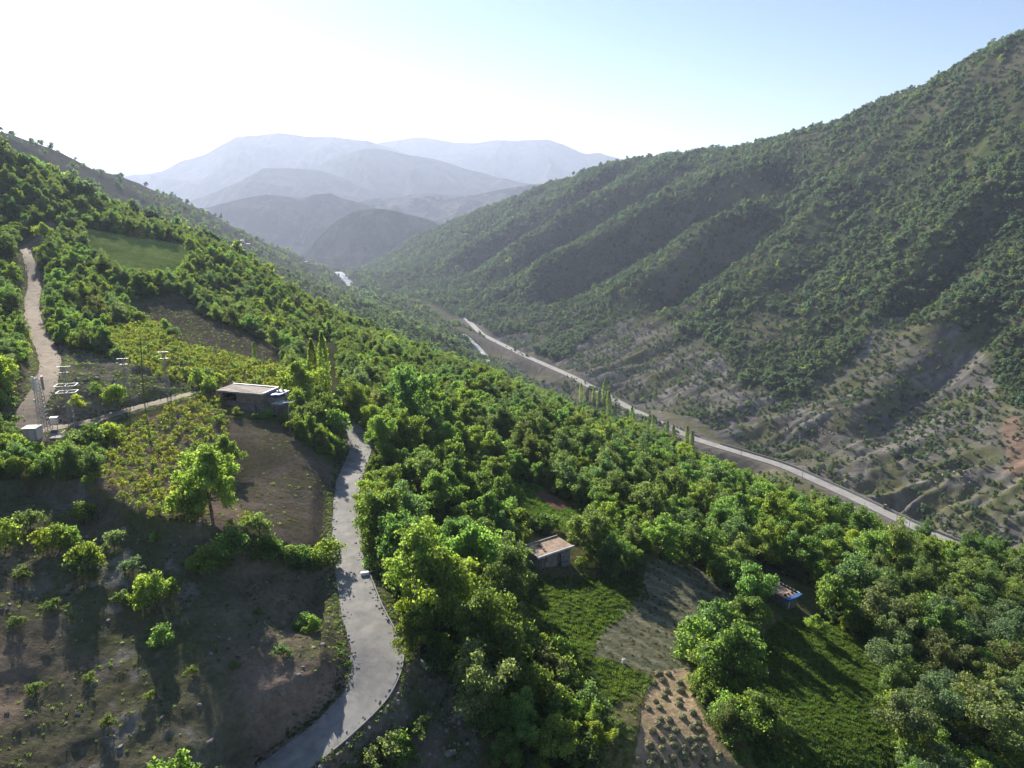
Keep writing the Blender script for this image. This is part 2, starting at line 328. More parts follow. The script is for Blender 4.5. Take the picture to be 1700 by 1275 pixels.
def leaf_mat(name, c, t, var=.35, mixf=.5, hue=(.10, -.02)):
    """leaves: diffuse + light passing through; tone differs from tree to tree and leaf to leaf"""
    m, nt, ns, ln = newmat(name)
    out = nd(ns, 'ShaderNodeOutputMaterial'); oi = nd(ns, 'ShaderNodeObjectInfo')
    at_ = nd(ns, 'ShaderNodeAttribute'); at_.attribute_name = 'tint'
    ad = nd(ns, 'ShaderNodeMath', operation='MULTIPLY_ADD'); ln.new(oi.outputs['Random'], ad.inputs[0]); ad.inputs[1].default_value = var*1.5; ad.inputs[2].default_value = 1-var*.75
    a2 = nd(ns, 'ShaderNodeMath', operation='MULTIPLY_ADD'); ln.new(at_.outputs['Fac'], a2.inputs[0]); a2.inputs[1].default_value = .7; a2.inputs[2].default_value = .65
    ml = nd(ns, 'ShaderNodeMath', operation='MULTIPLY'); ln.new(ad.outputs[0], ml.inputs[0]); ln.new(a2.outputs[0], ml.inputs[1])
    # hue drift by tree
    fr = nd(ns, 'ShaderNodeMath', operation='MULTIPLY'); ln.new(oi.outputs['Random'], fr.inputs[0]); fr.inputs[1].default_value = 7.31
    f2 = nd(ns, 'ShaderNodeMath', operation='FRACT'); ln.new(fr.outputs[0], f2.inputs[0])
    def col(cc):
        mx = nd(ns, 'ShaderNodeMix', data_type='RGBA'); ln.new(f2.outputs[0], mx.inputs[0])
        mx.inputs[6].default_value = (cc[0]*1.10, cc[1]*1.02, cc[2]*.85, 1); mx.inputs[7].default_value = (cc[0]*.74, cc[1]*.95, cc[2]*1.25, 1)
        s = nd(ns, 'ShaderNodeVectorMath', operation='SCALE'); ln.new(mx.outputs[2], s.inputs[0]); ln.new(ml.outputs[0], s.inputs['Scale']); return s.outputs[0]
    d = nd(ns, 'ShaderNodeBsdfDiffuse'); tr = nd(ns, 'ShaderNodeBsdfTranslucent'); ln.new(col(c), d.inputs[0]); ln.new(col(t), tr.inputs[0])
    mix = nd(ns, 'ShaderNodeMixShader'); mix.inputs[0].default_value = mixf; ln.new(d.outputs[0], mix.inputs[1]); ln.new(tr.outputs[0], mix.inputs[2])
    gl = nd(ns, 'ShaderNodeBsdfGlossy'); gl.inputs['Roughness'].default_value = .5; gl.inputs[0].default_value = (.9, .95, .85, 1)
    m2 = nd(ns, 'ShaderNodeMixShader'); m2.inputs[0].default_value = .022; ln.new(mix.outputs[0], m2.inputs[1]); ln.new(gl.outputs[0], m2.inputs[2])
    ln.new(m2.outputs[0], out.inputs[0]); return m
M = {}
M['ground'] = ground_mat()
M['concrete_road'] = simple('worn_shaded_concrete', (.165, .163, .162), (.275, .268, .255), .55, .85, .5, .03, stain_shade=[(.35, (.22, .205, .18), .54, .72), (2.2, (.17, .165, .16), .62, .72), (.12, (.30, .295, .285), .55, .75)])  # base darkened for the shade lying on the road; patches are wear
M['dirt_road'] = simple('packed_dirt', (.19, .155, .12), (.30, .245, .195), .7, .95, .6, .06, stain_shade=[(.22, (.15, .125, .095), .50, .68), (1.6, (.34, .28, .225), .58, .7), (.5, (.12, .115, .06), .62, .72)])  # darkened dirt; the dark blotches also stand in for tree shadows
M['asphalt'] = simple('dusty_asphalt', (.24, .235, .23), (.33, .32, .31), .25, .9, .2, .03, stain_shade=[(.06, (.20, .19, .18), .5, .68), (.5, (.27, .245, .215), .56, .7)])
M['concrete'] = simple('grey_concrete', (.22, .22, .215), (.32, .315, .30), 1.5, .9, .3, .03)
M['stone'] = simple('field_stone', (.16, .145, .13), (.30, .28, .25), 1.8, .95, .8, .08)
M['rock'] = simple('grey_rock', (.15, .14, .13), (.29, .27, .25), 1.1, .95, .8, .12)
M['mud'] = simple('mud_plaster', (.17, .135, .105), (.26, .21, .165), 1.3, .95, .6, .04)
M['roof_earth'] = simple('earth_roof', (.23, .165, .125), (.38, .285, .22), .9, .95, .5, .04)
M['roof_grey'] = simple('grey_earth_roof', (.25, .22, .20), (.36, .32, .29), 1.4, .95, .5, .04)
M['wood'] = simple('old_wood', (.10, .075, .055), (.19, .15, .11), 5, .9, .4, .02)
M['bark'] = simple('bark', (.07, .058, .045), (.15, .125, .10), 4, .95, .6, .03)
M['dark'] = simple('dark_opening', (.012, .012, .012), (.03, .028, .025), 3, .8, 0)
M['blue'] = simple('blue_tarp', (.045, .11, .30), (.07, .17, .42), 3, .5, .5, .04)
M['white_sheet'] = simple('pale_sheet', (.50, .50, .52), (.72, .72, .74), 2, .55, .4, .03)
M['white_paint'] = simple('white_paint', (.68, .66, .64), (.78, .77, .75), .8, .6, 0)
M['cream'] = simple('cream_wall', (.55, .50, .45), (.68, .63, .57), .8, .8, .1)
M['steel'] = simple('galvanised_steel', (.24, .25, .26), (.38, .39, .40), 6, .45, 0, 0, .55)
M['sign_blue'] = simple('blue_sign', (.05, .14, .35), (.06, .17, .42), 1, .5, 0)
M['tin'] = simple('tin_roof', (.42, .42, .43), (.60, .60, .60), .6, .5, 0)
M['red_roof'] = simple('red_roof', (.30, .13, .09), (.40, .19, .13), .8, .8, .2)
M['black'] = simple('black_rubber', (.015, .015, .015), (.035, .033, .03), 4, .8, 0)
M['hay'] = simple('dry_hay', (.15, .15, .085), (.26, .25, .15), 7, .95, .8, .06)
M['wire'] = simple('cable', (.10, .10, .10), (.16, .16, .16), 1, .6, 0)
M['leaf'] = leaf_mat('broad_leaves', (.092, .138, .042), (.40, .58, .08))
M['leaf_bright'] = leaf_mat('bright_leaves', (.118, .165, .042), (.52, .69, .085))
M['leaf_olive'] = leaf_mat('olive_leaves', (.086, .12, .05), (.32, .45, .095))
M['leaf_silver'] = leaf_mat('silvery_leaves', (.12, .15, .07), (.32, .40, .11))
M['leaf_oak'] = leaf_mat('oak_scrub_leaves', (.082, .112, .062), (.16, .25, .09), .4)
M['leaf_vine'] = leaf_mat('vine_leaves', (.135, .165, .032), (.38, .45, .055), .25)
M['leaf_grass'] = leaf_mat('grass_blades', (.07, .105, .025), (.17, .26, .035), .4)
M['leaf_dry'] = leaf_mat('dry_grass', (.14, .135, .065), (.17, .165, .075), .4)

def mesh_np(name, Vt, Q, mat=None, tint=None, smooth=False, tone=None):
    me = bpy.data.meshes.new(name); Vt = np.ascontiguousarray(Vt, np.float32); Q = np.ascontiguousarray(Q, np.int32); k = Q.shape[1]
    me.vertices.add(len(Vt)); me.vertices.foreach_set('co', Vt.ravel())
    me.loops.add(Q.size); me.loops.foreach_set('vertex_index', Q.ravel())
    me.polygons.add(len(Q)); me.polygons.foreach_set('loop_start', np.arange(0, Q.size, k, dtype=np.int32))
    me.polygons.foreach_set('use_smooth', np.full(len(Q), bool(smooth)))
    if tint is not None:
        a = me.attributes.new('tint', 'FLOAT', 'FACE'); a.data.foreach_set('value', np.ascontiguousarray(tint, np.float32))
    if tone is not None:
        a = me.color_attributes.new('tone', 'FLOAT_COLOR', 'POINT'); c = np.zeros((len(Vt), 4), np.float32); c[:, :tone.shape[1]] = tone; a.data.foreach_set('color', c.ravel())
    me.update(calc_edges=True); me.validate()
    if mat: me.materials.append(mat)
    return me
def link(name, me, parent=None, loc=None, rot=None):
    o = bpy.data.objects.new(name, me); COL.objects.link(o)
    if parent is not None: o.parent = parent
    if loc is not None: o.location = loc
    if rot is not None: o.rotation_euler = rot
    return o

# ------------------------------------------------------------------ ground colours (soil and growth, with some sun, shade and haze put in)
C = lambda *a: np.array(a, float)
soil, soil2, dry, green, rock, scree = C(.20, .155, .12), C(.245, .19, .145), C(.15, .14, .065), C(.075, .105, .032), C(.24, .225, .215), C(.225, .195, .185)
def mixc(T, m, c, f=1.0):
    f = np.clip(m*f, 0, 1)[..., None]; return T*(1-f)+np.asarray(c)*f
big = fbm(X, Y, 22, 5, 41)*.5+.5; mid = fbm(X, Y, 6, 4, 42)*.5+.5; fine = fbm(X, Y, 2.2, 3, 43)*.5+.5
T = np.zeros(X.shape+(3,)); T[:] = C(.10, .105, .052)
T = mixc(T, sstep(.45, .62, big), dry)
T = mixc(T, sstep(.5, .7, mid), green, .7)
far = RR > 430
fb = fbm(X, Y, 90, 5, 44)*.5+.5
RT = np.zeros_like(T); RT[:] = C(.10, .11, .058)
RT = mixc(RT, sstep(.48, .64, fb), C(.155, .145, .095)); RT = mixc(RT, sstep(.55, .7, fbm(X, Y, 30, 4, 45)*.5+.5), C(.12, .14, .055))
BARE = [(770,560),(830,548),(900,575),(945,590),(1010,552),(1080,525),(1180,565),(1230,640),(1330,640),(1400,600),(1470,530),(1570,545),(1625,600),(1655,660),(1720,700),(1900,900),(1900,1100),(1500,960),(1150,800),(770,600)]
bu, bv = U+fbm(X, Y, 60, 5, 46)*45, V+fbm(X, Y, 60, 5, 47)*34
bare = inpoly(bu, bv, BARE) & far & (RR < 1500)
strat = vnoise(nv/3.2+fbm(X, Y, 30, 3, 48)*2, sv/60, 49)
rk = mixc(np.zeros_like(T)+C(.155, .148, .13), sstep(.35, .85, rill*.5+rill2*.5), C(.265, .248, .218)); rk = mixc(rk, sstep(.5, .8, strat), C(.175, .16, .15), .7); rk = mixc(rk, sstep(.46, .6, fbm(X, Y, 26, 6, 50, .68)*.5+.5), C(.15, .155, .075), .95); rk = mixc(rk, sstep(.54, .64, fbm(X, Y, 9, 4, 53, .65)*.5+.5), C(.13, .12, .11), .8)
RT = mixc(RT, bare.astype(float), rk)
orange = inpoly(bu*.5+U*.5, bv*.5+V*.5, [(1655,700),(1680,690),(1700,705),(1700,790),(1665,775)]) & far
RT = mixc(RT, orange.astype(float), C(.27, .19, .14))
RT = mixc(RT, (np.abs(nv+14) < 16) & far & (RR < 1300), C(.185, .18, .10))
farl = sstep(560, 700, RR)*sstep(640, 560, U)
RT = mixc(RT, farl, C(.155, .145, .12), .75)  # bare slope, greyed further to put haze into its colour
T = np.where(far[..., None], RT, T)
mk = MASK
b = mk['bank'].astype(float)
T = mixc(T, b, C(.185, .157, .112)); T = mixc(T, b*sstep(.43, .57, big*.6+mid*.4)*(1-.55*sstep(1080, 1200, V)), C(.10, .112, .055), .92); T = mixc(T, b*sstep(.52, .6, fbm(X, Y, 3.0, 4, 57, .7)*.5+.5), C(.13, .125, .075), .7); T = mixc(T, b*sstep(.56, .68, fine)*sstep(.5, .7, big), C(.27, .255, .235), .8)
T = mixc(T, b*sstep(1030, 1150, V)*sstep(.55, .4, big), C(.26, .20, .155), .9)
for z, c1, c2 in (('vine_a', C(.245, .185, .15), C(.20, .165, .105)), ('vine_b', C(.215, .18, .10), C(.17, .165, .07)), ('vine_c', C(.20, .17, .10), C(.16, .16, .06)),
                  ('hutfield', C(.17, .14, .11), C(.13, .115, .075)), ('terrace', C(.13, .108, .085), C(.11, .10, .065)), ('greenfield', C(.22, .28, .08), C(.17, .23, .06)),  # hutfield and terrace soil darkened for shade, greenfield brightened for sunlight
                  ('mound', C(.22, .19, .155), C(.13, .155, .05)), ('roadside', C(.17, .155, .12), C(.095, .11, .05)), ('darkgrass', C(.06, .09, .028), C(.085, .115, .035)),
                  ('hay', C(.13, .14, .085), C(.175, .17, .11)), ('haymargin', C(.13, .15, .05), C(.17, .16, .075)), ('haysoil', C(.46, .34, .22), C(.38, .30, .18)), ('lawn', C(.07, .12, .035), C(.055, .10, .028)),  # hay tone lowered to hold the shade of the trees beside it
                  ('garden', C(.085, .165, .028), C(.115, .175, .035)), ('plot', C(.19, .115, .085), C(.16, .10, .075)), ('clearing', C(.15, .165, .05), C(.20, .18, .09)),
                  ('meadow', C(.17, .175, .06), C(.15, .165, .055)), ('pad', C(.33, .275, .225), C(.28, .235, .19)), ('ladder', C(.15, .155, .055), C(.20, .165, .11))):
    mm = mk[z].astype(float); T = mixc(T, mm, c1); T = mixc(T, mm*sstep(.42, .62, mid*.5+fine*.5), c2)
for k, w_, c in (('village_road', 1.1, C(.21, .17, .135)), ('dirt_road', 1.8, C(.27, .22, .175)), ('path', 1.2, C(.29, .235, .18)), ('valley_road', 9, C(.235, .205, .18))):
    dd = ROADS[k]['d']; T = mixc(T, 1-sstep(w_*.5, w_*1.6, dd+fbm(X, Y, 3, 2, 51)*w_*.5), c, .9)
# hay swaths: low windrows raked across the slope
hm = mk['hay']; sw = np.sin((X*.55+Y*.83)*2.1+fbm(X, Y, 7, 3, 52)*3.2)
Z += np.where(hm, .10*np.clip(sw, 0, 1)*(.5+mid), 0); T = mixc(T, hm*np.clip(sw, 0, 1), C(.25, .24, .165), .85)
nT, nL = X.shape
idx = np.arange(nT*nL).reshape(nT, nL)
Q = np.stack([idx[:-1, :-1], idx[:-1, 1:], idx[1:, 1:], idx[1:, :-1]], -1).reshape(-1, 4)[:, ::-1]
me = mesh_np('terrain', np.stack([X, Y, Z], -1).reshape(-1, 3), Q[:, ::-1], M['ground'], smooth=True, tone=np.column_stack([T.reshape(-1, 3), np.maximum(np.where(far, .18*hill, 0), np.where(bare, 1.0, 0)).ravel()]))
terrain = prop(link('terrain', me), kind='structure')

# ------------------------------------------------------------------ road sheets
def ribbon(name, P, mat, thick=.5, lift=0.0, edge=0.0, seed=1, kind='structure'):
    n = len(P); tg = np.gradient(P[:, :2], axis=0); tg /= np.linalg.norm(tg, axis=1)[:, None]+1e-9
    nr = np.stack([tg[:, 1], -tg[:, 0]], 1); s = np.arange(n)
    hwl = P[:, 3]/2*(1+edge*(vnoise(s*.35, s*0., seed)*2-1)); hwr = P[:, 3]/2*(1+edge*(vnoise(s*.35, s*0.+9, seed+5)*2-1))
    rows = []
    for a, dz in ((-1, -thick), (-1, 0), (-.5, .03), (0, .05), (.5, .03), (1, 0), (1, -thick)):
        w = hwl if a < 0 else hwr
        rows.append(np.column_stack([P[:, 0]+nr[:, 0]*w*a, P[:, 1]+nr[:, 1]*w*a, P[:, 2]+lift+dz]))
    Vt = np.stack(rows, 1).reshape(-1, 3); k = 7; ii = np.arange(n*k).reshape(n, k)
    q = np.stack([ii[:-1, :-1], ii[:-1, 1:], ii[1:, 1:], ii[1:, :-1]], -1).reshape(-1, 4)
    o = link(name, mesh_np(name, Vt, q[:, ::-1], mat, smooth=False)); o['kind'] = kind; return o
ribbon('village_road', ROADS['village_road']['line'], M['concrete_road'], edge=.05, seed=3)
ribbon('dirt_road', ROADS['dirt_road']['line'], M['dirt_road'], edge=.16, seed=5)
ribbon('footpath', ROADS['path']['line'], M['dirt_road'], edge=.2, seed=8)
ribbon('valley_road', ROADS['valley_road']['line'], M['asphalt'], 1.2, .1)
# river: a pale, shallow stream at the foot of the slope
m, nt, ns, ln = newmat('river_water'); out = nd(ns, 'ShaderNodeOutputMaterial'); bs = nd(ns, 'ShaderNodeBsdfPrincipled')
c, f = noise_col(ns, ln, .15, (.24, .25, .24), (.62, .62, .60), 6, .6, .4, .62); ln.new(c, bs.inputs['Base Color']); bs.inputs['Roughness'].default_value = .18
bp = nd(ns, 'ShaderNodeBump'); bp.inputs['Distance'].default_value = .5; bp.inputs['Strength'].default_value = .6; ln.new(f, bp.inputs['Height']); ln.new(bp.outputs[0], bs.inputs['Normal']); ln.new(bs.outputs[0], out.inputs[0])
for pxs, wd in (([(770,556),(785,569),(797,581),(806,590),(809,602)], 5.5), ([(556,452),(566,461),(574,468),(582,480)], 26)):
    P = np.array([np.append(at(u, v, rmin=700), wd) for u, v in pxs]); P = smooth_line(P, 40, 4)
    P[:, 2] = hgt(P[:, 0], P[:, 1])+.5; z = P[:, 2]
    for _ in range(12): z[1:-1] = (z[:-2]+2*z[1:-1]+z[2:])/4
    P[:, 2] += .5
    ribbon('river', P, m, 2.5, 0, .35, 11)

# ------------------------------------------------------------------ far hills and mountains
def range_mesh(name, sil, dist, base, c1, c2, slope=24, seed=1, n=260, k=56, rough=1.0, tilt=0.0):
    u = np.array([p[0] for p in sil], float); v = np.array([p[1] for p in sil], float)
    uu = np.linspace(u[0], u[-1], n); vv = np.interp(uu, u, v)
    dd = dist*(1+tilt*(uu-uu.mean())/1000.0)
    Pc = np.array([pt(a, b_, d_) for a, b_, d_ in zip(uu, vv, dd)])
    for _ in range(2): Pc[1:-1, 2] = (Pc[:-2, 2]+2*Pc[1:-1, 2]+Pc[2:, 2])/4
    s = np.concatenate([[0], np.cumsum(np.linalg.norm(np.diff(Pc[:, :2], axis=0), axis=1))])
    Pc[:, 2] += fbm(s, s*0, dist*.02, 4, seed)*dist*.0012
    tg = np.gradient(Pc[:, :2], axis=0); tg /= np.linalg.norm(tg, axis=1)[:, None]; nr = np.stack([tg[:, 1], -tg[:, 0]], 1)
    H = Pc[:, 2]-base; L = np.maximum(H, 20)/math.tan(R(slope))
    ts = np.concatenate([-np.linspace(1, 0, k//3)**1.2, np.linspace(0, 1, k)[1:]**1.15])
    rows = []
    for t in ts:
        a = abs(t); x = Pc[:, 0]+nr[:, 0]*L*t; y = Pc[:, 1]+nr[:, 1]*L*t
        prof = 1-a*(1.15-.15*a); ss = s/(dist*.055)
        rv = 1-2*np.abs(vnoise(ss+.5*fbm(x, y, dist*.08, 3, seed+2), t*1.3+np.zeros(n), seed+3)-.5)
        rv2 = 1-2*np.abs(vnoise(ss*2.7+.5*fbm(x, y, dist*.03, 3, seed+5), t*2.4+np.zeros(n), seed+7)-.5)
        z = base+H*prof+rough*(H.mean()*.26*(rv-.5)+H.mean()*.10*(rv2-.5)+fbm(x, y, dist*.02, 4, seed+9)*H.mean()*.05)*math.sin(min(a*1.25, 1)*math.pi)**.8*(a < .999)
        if t == 0: z = Pc[:, 2]
        rows.append(np.column_stack([x, y, z]))
    Vt = np.stack(rows, 0); kk = len(ts); ii = np.arange(kk*n).reshape(kk, n)
    q = np.stack([ii[:-1, :-1], ii[:-1, 1:], ii[1:, 1:], ii[1:, :-1]], -1).reshape(-1, 4)
    nz_ = fbm(Vt[..., 0], Vt[..., 1], dist*.03, 6, seed+11, .7)*.5+.5
    tone = mixc(np.zeros(Vt.shape)+C(*c1), sstep(.4, .62, nz_), C(*c2))
    o = link(name, mesh_np(name, Vt.reshape(-1, 3), q, M['ground'], smooth=True, tone=tone.reshape(-1, 3))); o['kind'] = 'structure'
    return o
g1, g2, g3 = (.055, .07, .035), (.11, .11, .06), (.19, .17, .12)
range_mesh('hill', [(470,480),(523,400),(560,365),(587,352),(621,345),(653,349),(680,357),(715,365),(760,390),(820,440)], 2900, -245, g1, g2, 30, 61)
range_mesh('hill', [(250,370),(330,348),(400,331),(440,323),(467,325),(501,329),(520,323),(549,321),(573,331),(613,341),(660,362),(720,400)], 3700, -255, g1, g2, 26, 71)
range_mesh('hill', [(540,350),(603,331),(653,327),(720,320),(741,324),(787,324),(827,315),(863,310),(897,305),(960,300),(1040,310),(1120,340)], 4400, -260, g1, g3, 20, 81)
range_mesh('hill', [(300,340),(360,318),(400,301),(435,280),(480,279),(533,283),(587,303),(627,323),(700,345)], 5300, -270, g1, g2, 22, 91)
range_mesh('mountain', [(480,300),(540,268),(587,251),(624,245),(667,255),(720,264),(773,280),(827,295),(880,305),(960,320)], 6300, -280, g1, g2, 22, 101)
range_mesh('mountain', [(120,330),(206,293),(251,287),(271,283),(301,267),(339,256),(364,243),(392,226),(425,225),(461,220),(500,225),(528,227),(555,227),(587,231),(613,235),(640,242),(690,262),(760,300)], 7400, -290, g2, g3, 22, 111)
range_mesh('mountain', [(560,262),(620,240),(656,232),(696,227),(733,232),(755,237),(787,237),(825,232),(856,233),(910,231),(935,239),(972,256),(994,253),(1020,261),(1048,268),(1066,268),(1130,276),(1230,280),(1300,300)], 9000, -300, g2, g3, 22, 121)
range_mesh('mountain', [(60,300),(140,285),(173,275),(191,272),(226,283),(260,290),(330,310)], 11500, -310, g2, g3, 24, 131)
# ------------------------------------------------------------------ plants: prototypes
def leaves(P, Nm, size, rng, asp=.62):
    """rhombic leaf sprays at P facing Nm"""
    n = len(P); a = rng.normal(size=(n, 3)); a -= Nm*(a*Nm).sum(1)[:, None]; a /= np.linalg.norm(a, axis=1)[:, None]+1e-9
    b = np.cross(Nm, a); s = (size*(.65+.7*rng.random(n)))[:, None]
    Vt = np.stack([P-a*s, P+b*s*asp+Nm*s*.12, P+a*s, P-b*s*asp+Nm*s*.12], 1).reshape(-1, 3)
    return Vt, np.arange(4*n).reshape(n, 4)
def crown_pts(rng, n, h, dia, base, lobes, lobe_r, squash=1.0, inner=.15):
    """branches leave the trunk unevenly; leaf clusters hang along their outer halves"""
    rx = dia/2; rz = (h-base)/2; cz = base+rz; nb = max(5, lobes//3); Lc = []
    az = np.arange(nb)*2.4+rng.normal(size=nb)*.35; el = np.arcsin(np.clip(np.linspace(-.55, 1.0, nb)+rng.normal(size=nb)*.12, -.7, 1))
    for i in range(nb):
        d = np.array([math.cos(el[i])*math.cos(az[i])*rx, math.cos(el[i])*math.sin(az[i])*rx, math.sin(el[i])*rz])*rng.uniform(.68, 1.08)
        for t in np.linspace(.42, .92, max(3, lobes//nb)):
            Lc.append(d*t+rng.normal(size=3)*lobe_r*.42+np.array([0, 0, cz]))
    Lc = np.array(Lc); L = len(Lc); Lc[:, 2] = np.maximum(Lc[:, 2], base+lobe_r*.35)
    lr = lobe_r*(.5+.75*rng.random(L)); st = .75+.5*rng.random((L, 3))
    w = lr**2; li = rng.choice(L, n, p=w/w.sum())
    o = rng.normal(size=(n, 3)); o /= np.linalg.norm(o, axis=1)[:, None]; o[:, 2] = np.where(o[:, 2] < -.5, -o[:, 2], o[:, 2])
    rad = np.where(rng.random(n) < inner, rng.random(n)*.7, np.abs(.86+.2*rng.normal(size=n)))
    P = Lc[li]+o*(lr[li]*rad)[:, None]*st[li]*np.array([1, 1, squash])
    out = P-np.array([0, 0, cz-rz*.4]); out /= np.linalg.norm(out, axis=1)[:, None]+1e-9
    Nm = o*.5+out*.3+rng.normal(size=(n, 3))*.5; Nm /= np.linalg.norm(Nm, axis=1)[:, None]
    return P, Nm, Lc
def tube(p0, p1, r0, r1, k=6):
    p0, p1 = np.array(p0, float), np.array(p1, float); d = p1-p0; d /= np.linalg.norm(d)+1e-9
    a = np.cross(d, [0, 0, 1] if abs(d[2]) < .9 else [1, 0, 0]); a /= np.linalg.norm(a); b = np.cross(d, a)
    an = np.arange(k)*2*math.pi/k; ring = np.cos(an)[:, None]*a+np.sin(an)[:, None]*b
    Vt = np.concatenate([p0+ring*r0, p1+ring*r1]); i = np.arange(k); j = (i+1) % k
    return Vt, np.stack([i, j, j+k, i+k], 1)
def cat_(parts):
    Vs, Fs, o = [], [], 0
    for v_, f_ in parts: Vs.append(v_); Fs.append(f_+o); o += len(v_)
    return np.concatenate(Vs), np.concatenate(Fs)
def make_tree(seed, h, dia, base, n, size, lobes, lobe_r, mat, trunk_r=.16, squash=.9, shape=None):
    rng = np.random.default_rng(seed)
    P, Nm, Lc = crown_pts(rng, n, h, dia, base, lobes, lobe_r, squash)
    if shape: P = shape(P, rng)
    Vt, Fq = leaves(P, Nm, size, rng)
    cm = mesh_np('crown', Vt, Fq, M[mat], tint=rng.random(n))
    top = np.array([rng.normal()*.15, rng.normal()*.15, base+(h-base)*.45]); fork = top*np.array([.4, .4, .55])
    parts = [tube((0, 0, -.6), fork, trunk_r*1.25, trunk_r*.85), tube(fork, top, trunk_r*.85, trunk_r*.3)]
    for l in Lc[:6]: parts.append(tube(fork, fork+(l-fork)*.8, trunk_r*.5, trunk_r*.12, 5))
    tv, tf = cat_(parts); tm = mesh_np('trunk', tv, tf, M['bark'])
    return tm, cm
def joined(tm, cm, name):
    """one mesh of trunk and crown for the masses far away"""
    n1 = len(tm.vertices); a = np.empty(n1*3, np.float32); tm.vertices.foreach_get('co', a)
    n2 = len(cm.vertices); b_ = np.empty(n2*3, np.float32); cm.vertices.foreach_get('co', b_)
    f1 = np.empty(len(tm.loops), np.int32); tm.loops.foreach_get('vertex_index', f1); f2 = np.empty(len(cm.loops), np.int32); cm.loops.foreach_get('vertex_index', f2)
    t2 = np.empty(len(cm.polygons), np.float32); cm.attributes['tint'].data.foreach_get('value', t2)
    k1 = len(f1)//4
    me = mesh_np(name, np.concatenate([a, b_]).reshape(-1, 3), np.concatenate([f1, f2+n1]).reshape(-1, 4), tm.materials[0], tint=np.concatenate([np.full(k1, .5), t2]))
    me.materials.append(cm.materials[0])
    me.polygons.foreach_set('material_index', np.concatenate([np.zeros(k1, np.int32), np.ones(len(t2), np.int32)])); return me
TREES = [make_tree(101, 7.2, 6.8, .5, 7600, .155, 44, .85, 'leaf'), make_tree(102, 7.6, 6.0, .5, 7000, .155, 38, .9, 'leaf'), make_tree(103, 6.8, 7.2, .4, 7600, .16, 48, .82, 'leaf_bright'),
         make_tree(104, 8.6, 6.4, .5, 8200, .155, 48, .88, 'leaf_bright'), make_tree(105, 7.0, 6.4, .4, 6600, .15, 42, .85, 'leaf_olive'), make_tree(106, 6.4, 6.6, .3, 6600, .15, 45, .8, 'leaf_olive'),
         make_tree(107, 8.0, 6.4, .6, 5600, .165, 36, .95, 'leaf'), make_tree(108, 6.6, 6.2, .4, 5600, .145, 42, .8, 'leaf_silver')]
TREE_H = [7.2, 7.6, 6.8, 8.6, 7.0, 6.4, 8.0, 6.6]
TONE = ['mid-green', 'mid-green', 'bright green', 'bright green', 'olive-green', 'olive-green', 'airy mid-green', 'silvery green']
def pop_shape(P, rng):
    n = len(P); z = .4+11.6*rng.random(n)**.9; a = rng.random(n)*6.283; w = .22+.98*np.sin(np.clip(.06+z/12.4, 0, 1)*math.pi)**.75
    w *= .62+.75*vnoise(a*1.9+z*.3, z*1.25, 7); r_ = w*np.sqrt(.25+.75*rng.random(n)); return np.column_stack([np.cos(a)*r_, np.sin(a)*r_, z+.15*rng.normal(size=n)])
POPLARS = [make_tree(201, 12, 2.6, .8, 3800, .17, 40, .75, 'leaf_bright', .14, 1.6, pop_shape), make_tree(202, 12, 2.4, .6, 3600, .17, 36, .75, 'leaf', .14, 1.6, pop_shape)]
SHRUBS = [make_tree(301, 2.6, 3.2, -.2, 1700, .12, 22, .55, 'leaf', .06), make_tree(302, 2.3, 3.4, -.2, 1700, .12, 24, .52, 'leaf_olive', .06), make_tree(303, 2.4, 2.8, -.1, 1500, .12, 20, .52, 'leaf_bright', .06), make_tree(304, 2.2, 2.6, -.1, 1300, .11, 20, .46, 'leaf_silver', .06)]
OAKS = [make_tree(401, 4.4, 4.8, .4, 420, .42, 10, 1.15, 'leaf_oak', .12), make_tree(402, 4.0, 4.6, .3, 380, .42, 9, 1.15, 'leaf_oak', .12), make_tree(403, 4.8, 4.4, .5, 400, .42, 11, 1.05, 'leaf_oak', .12), make_tree(404, 3.4, 4.2, .2, 340, .40, 8, 1.1, 'leaf_oak', .10), make_tree(405, 4.4, 5.0, .3, 380, .42, 8, 1.3, 'leaf_olive', .12)]
VINES = [make_tree(501, 1.25, 1.9, .1, 150, .16, 7, .42, 'leaf_vine', .05), make_tree(502, 1.1, 2.1, .1, 150, .16, 8, .38, 'leaf_vine', .05), make_tree(503, 1.4, 1.7, .15, 140, .16, 6, .42, 'leaf_vine', .05)]
def tuft(seed, mat, n, h, spread):
    rng = np.random.default_rng(seed); Vs, Fs = [], []
    for i in range(n):
        a = rng.random()*6.28; r_ = spread*math.sqrt(rng.random()); b0 = np.array([math.cos(a)*r_, math.sin(a)*r_, -.03]); hh = h*(.5+.8*rng.random())
        ln_ = np.array([rng.normal()*.35, rng.normal()*.35, 1]); ln_ /= np.linalg.norm(ln_); w = np.array([math.cos(a*3.1), math.sin(a*3.1), 0])*.05*(1+h)
        Vs += [b0-w, b0+w, b0+ln_*hh*.6+w*1.2+[0, 0, 0], b0+ln_*hh]; Fs.append([4*i, 4*i+1, 4*i+2, 4*i+3])
    return mesh_np('tuft', np.array(Vs), np.array(Fs), M[mat], tint=rng.random(n))

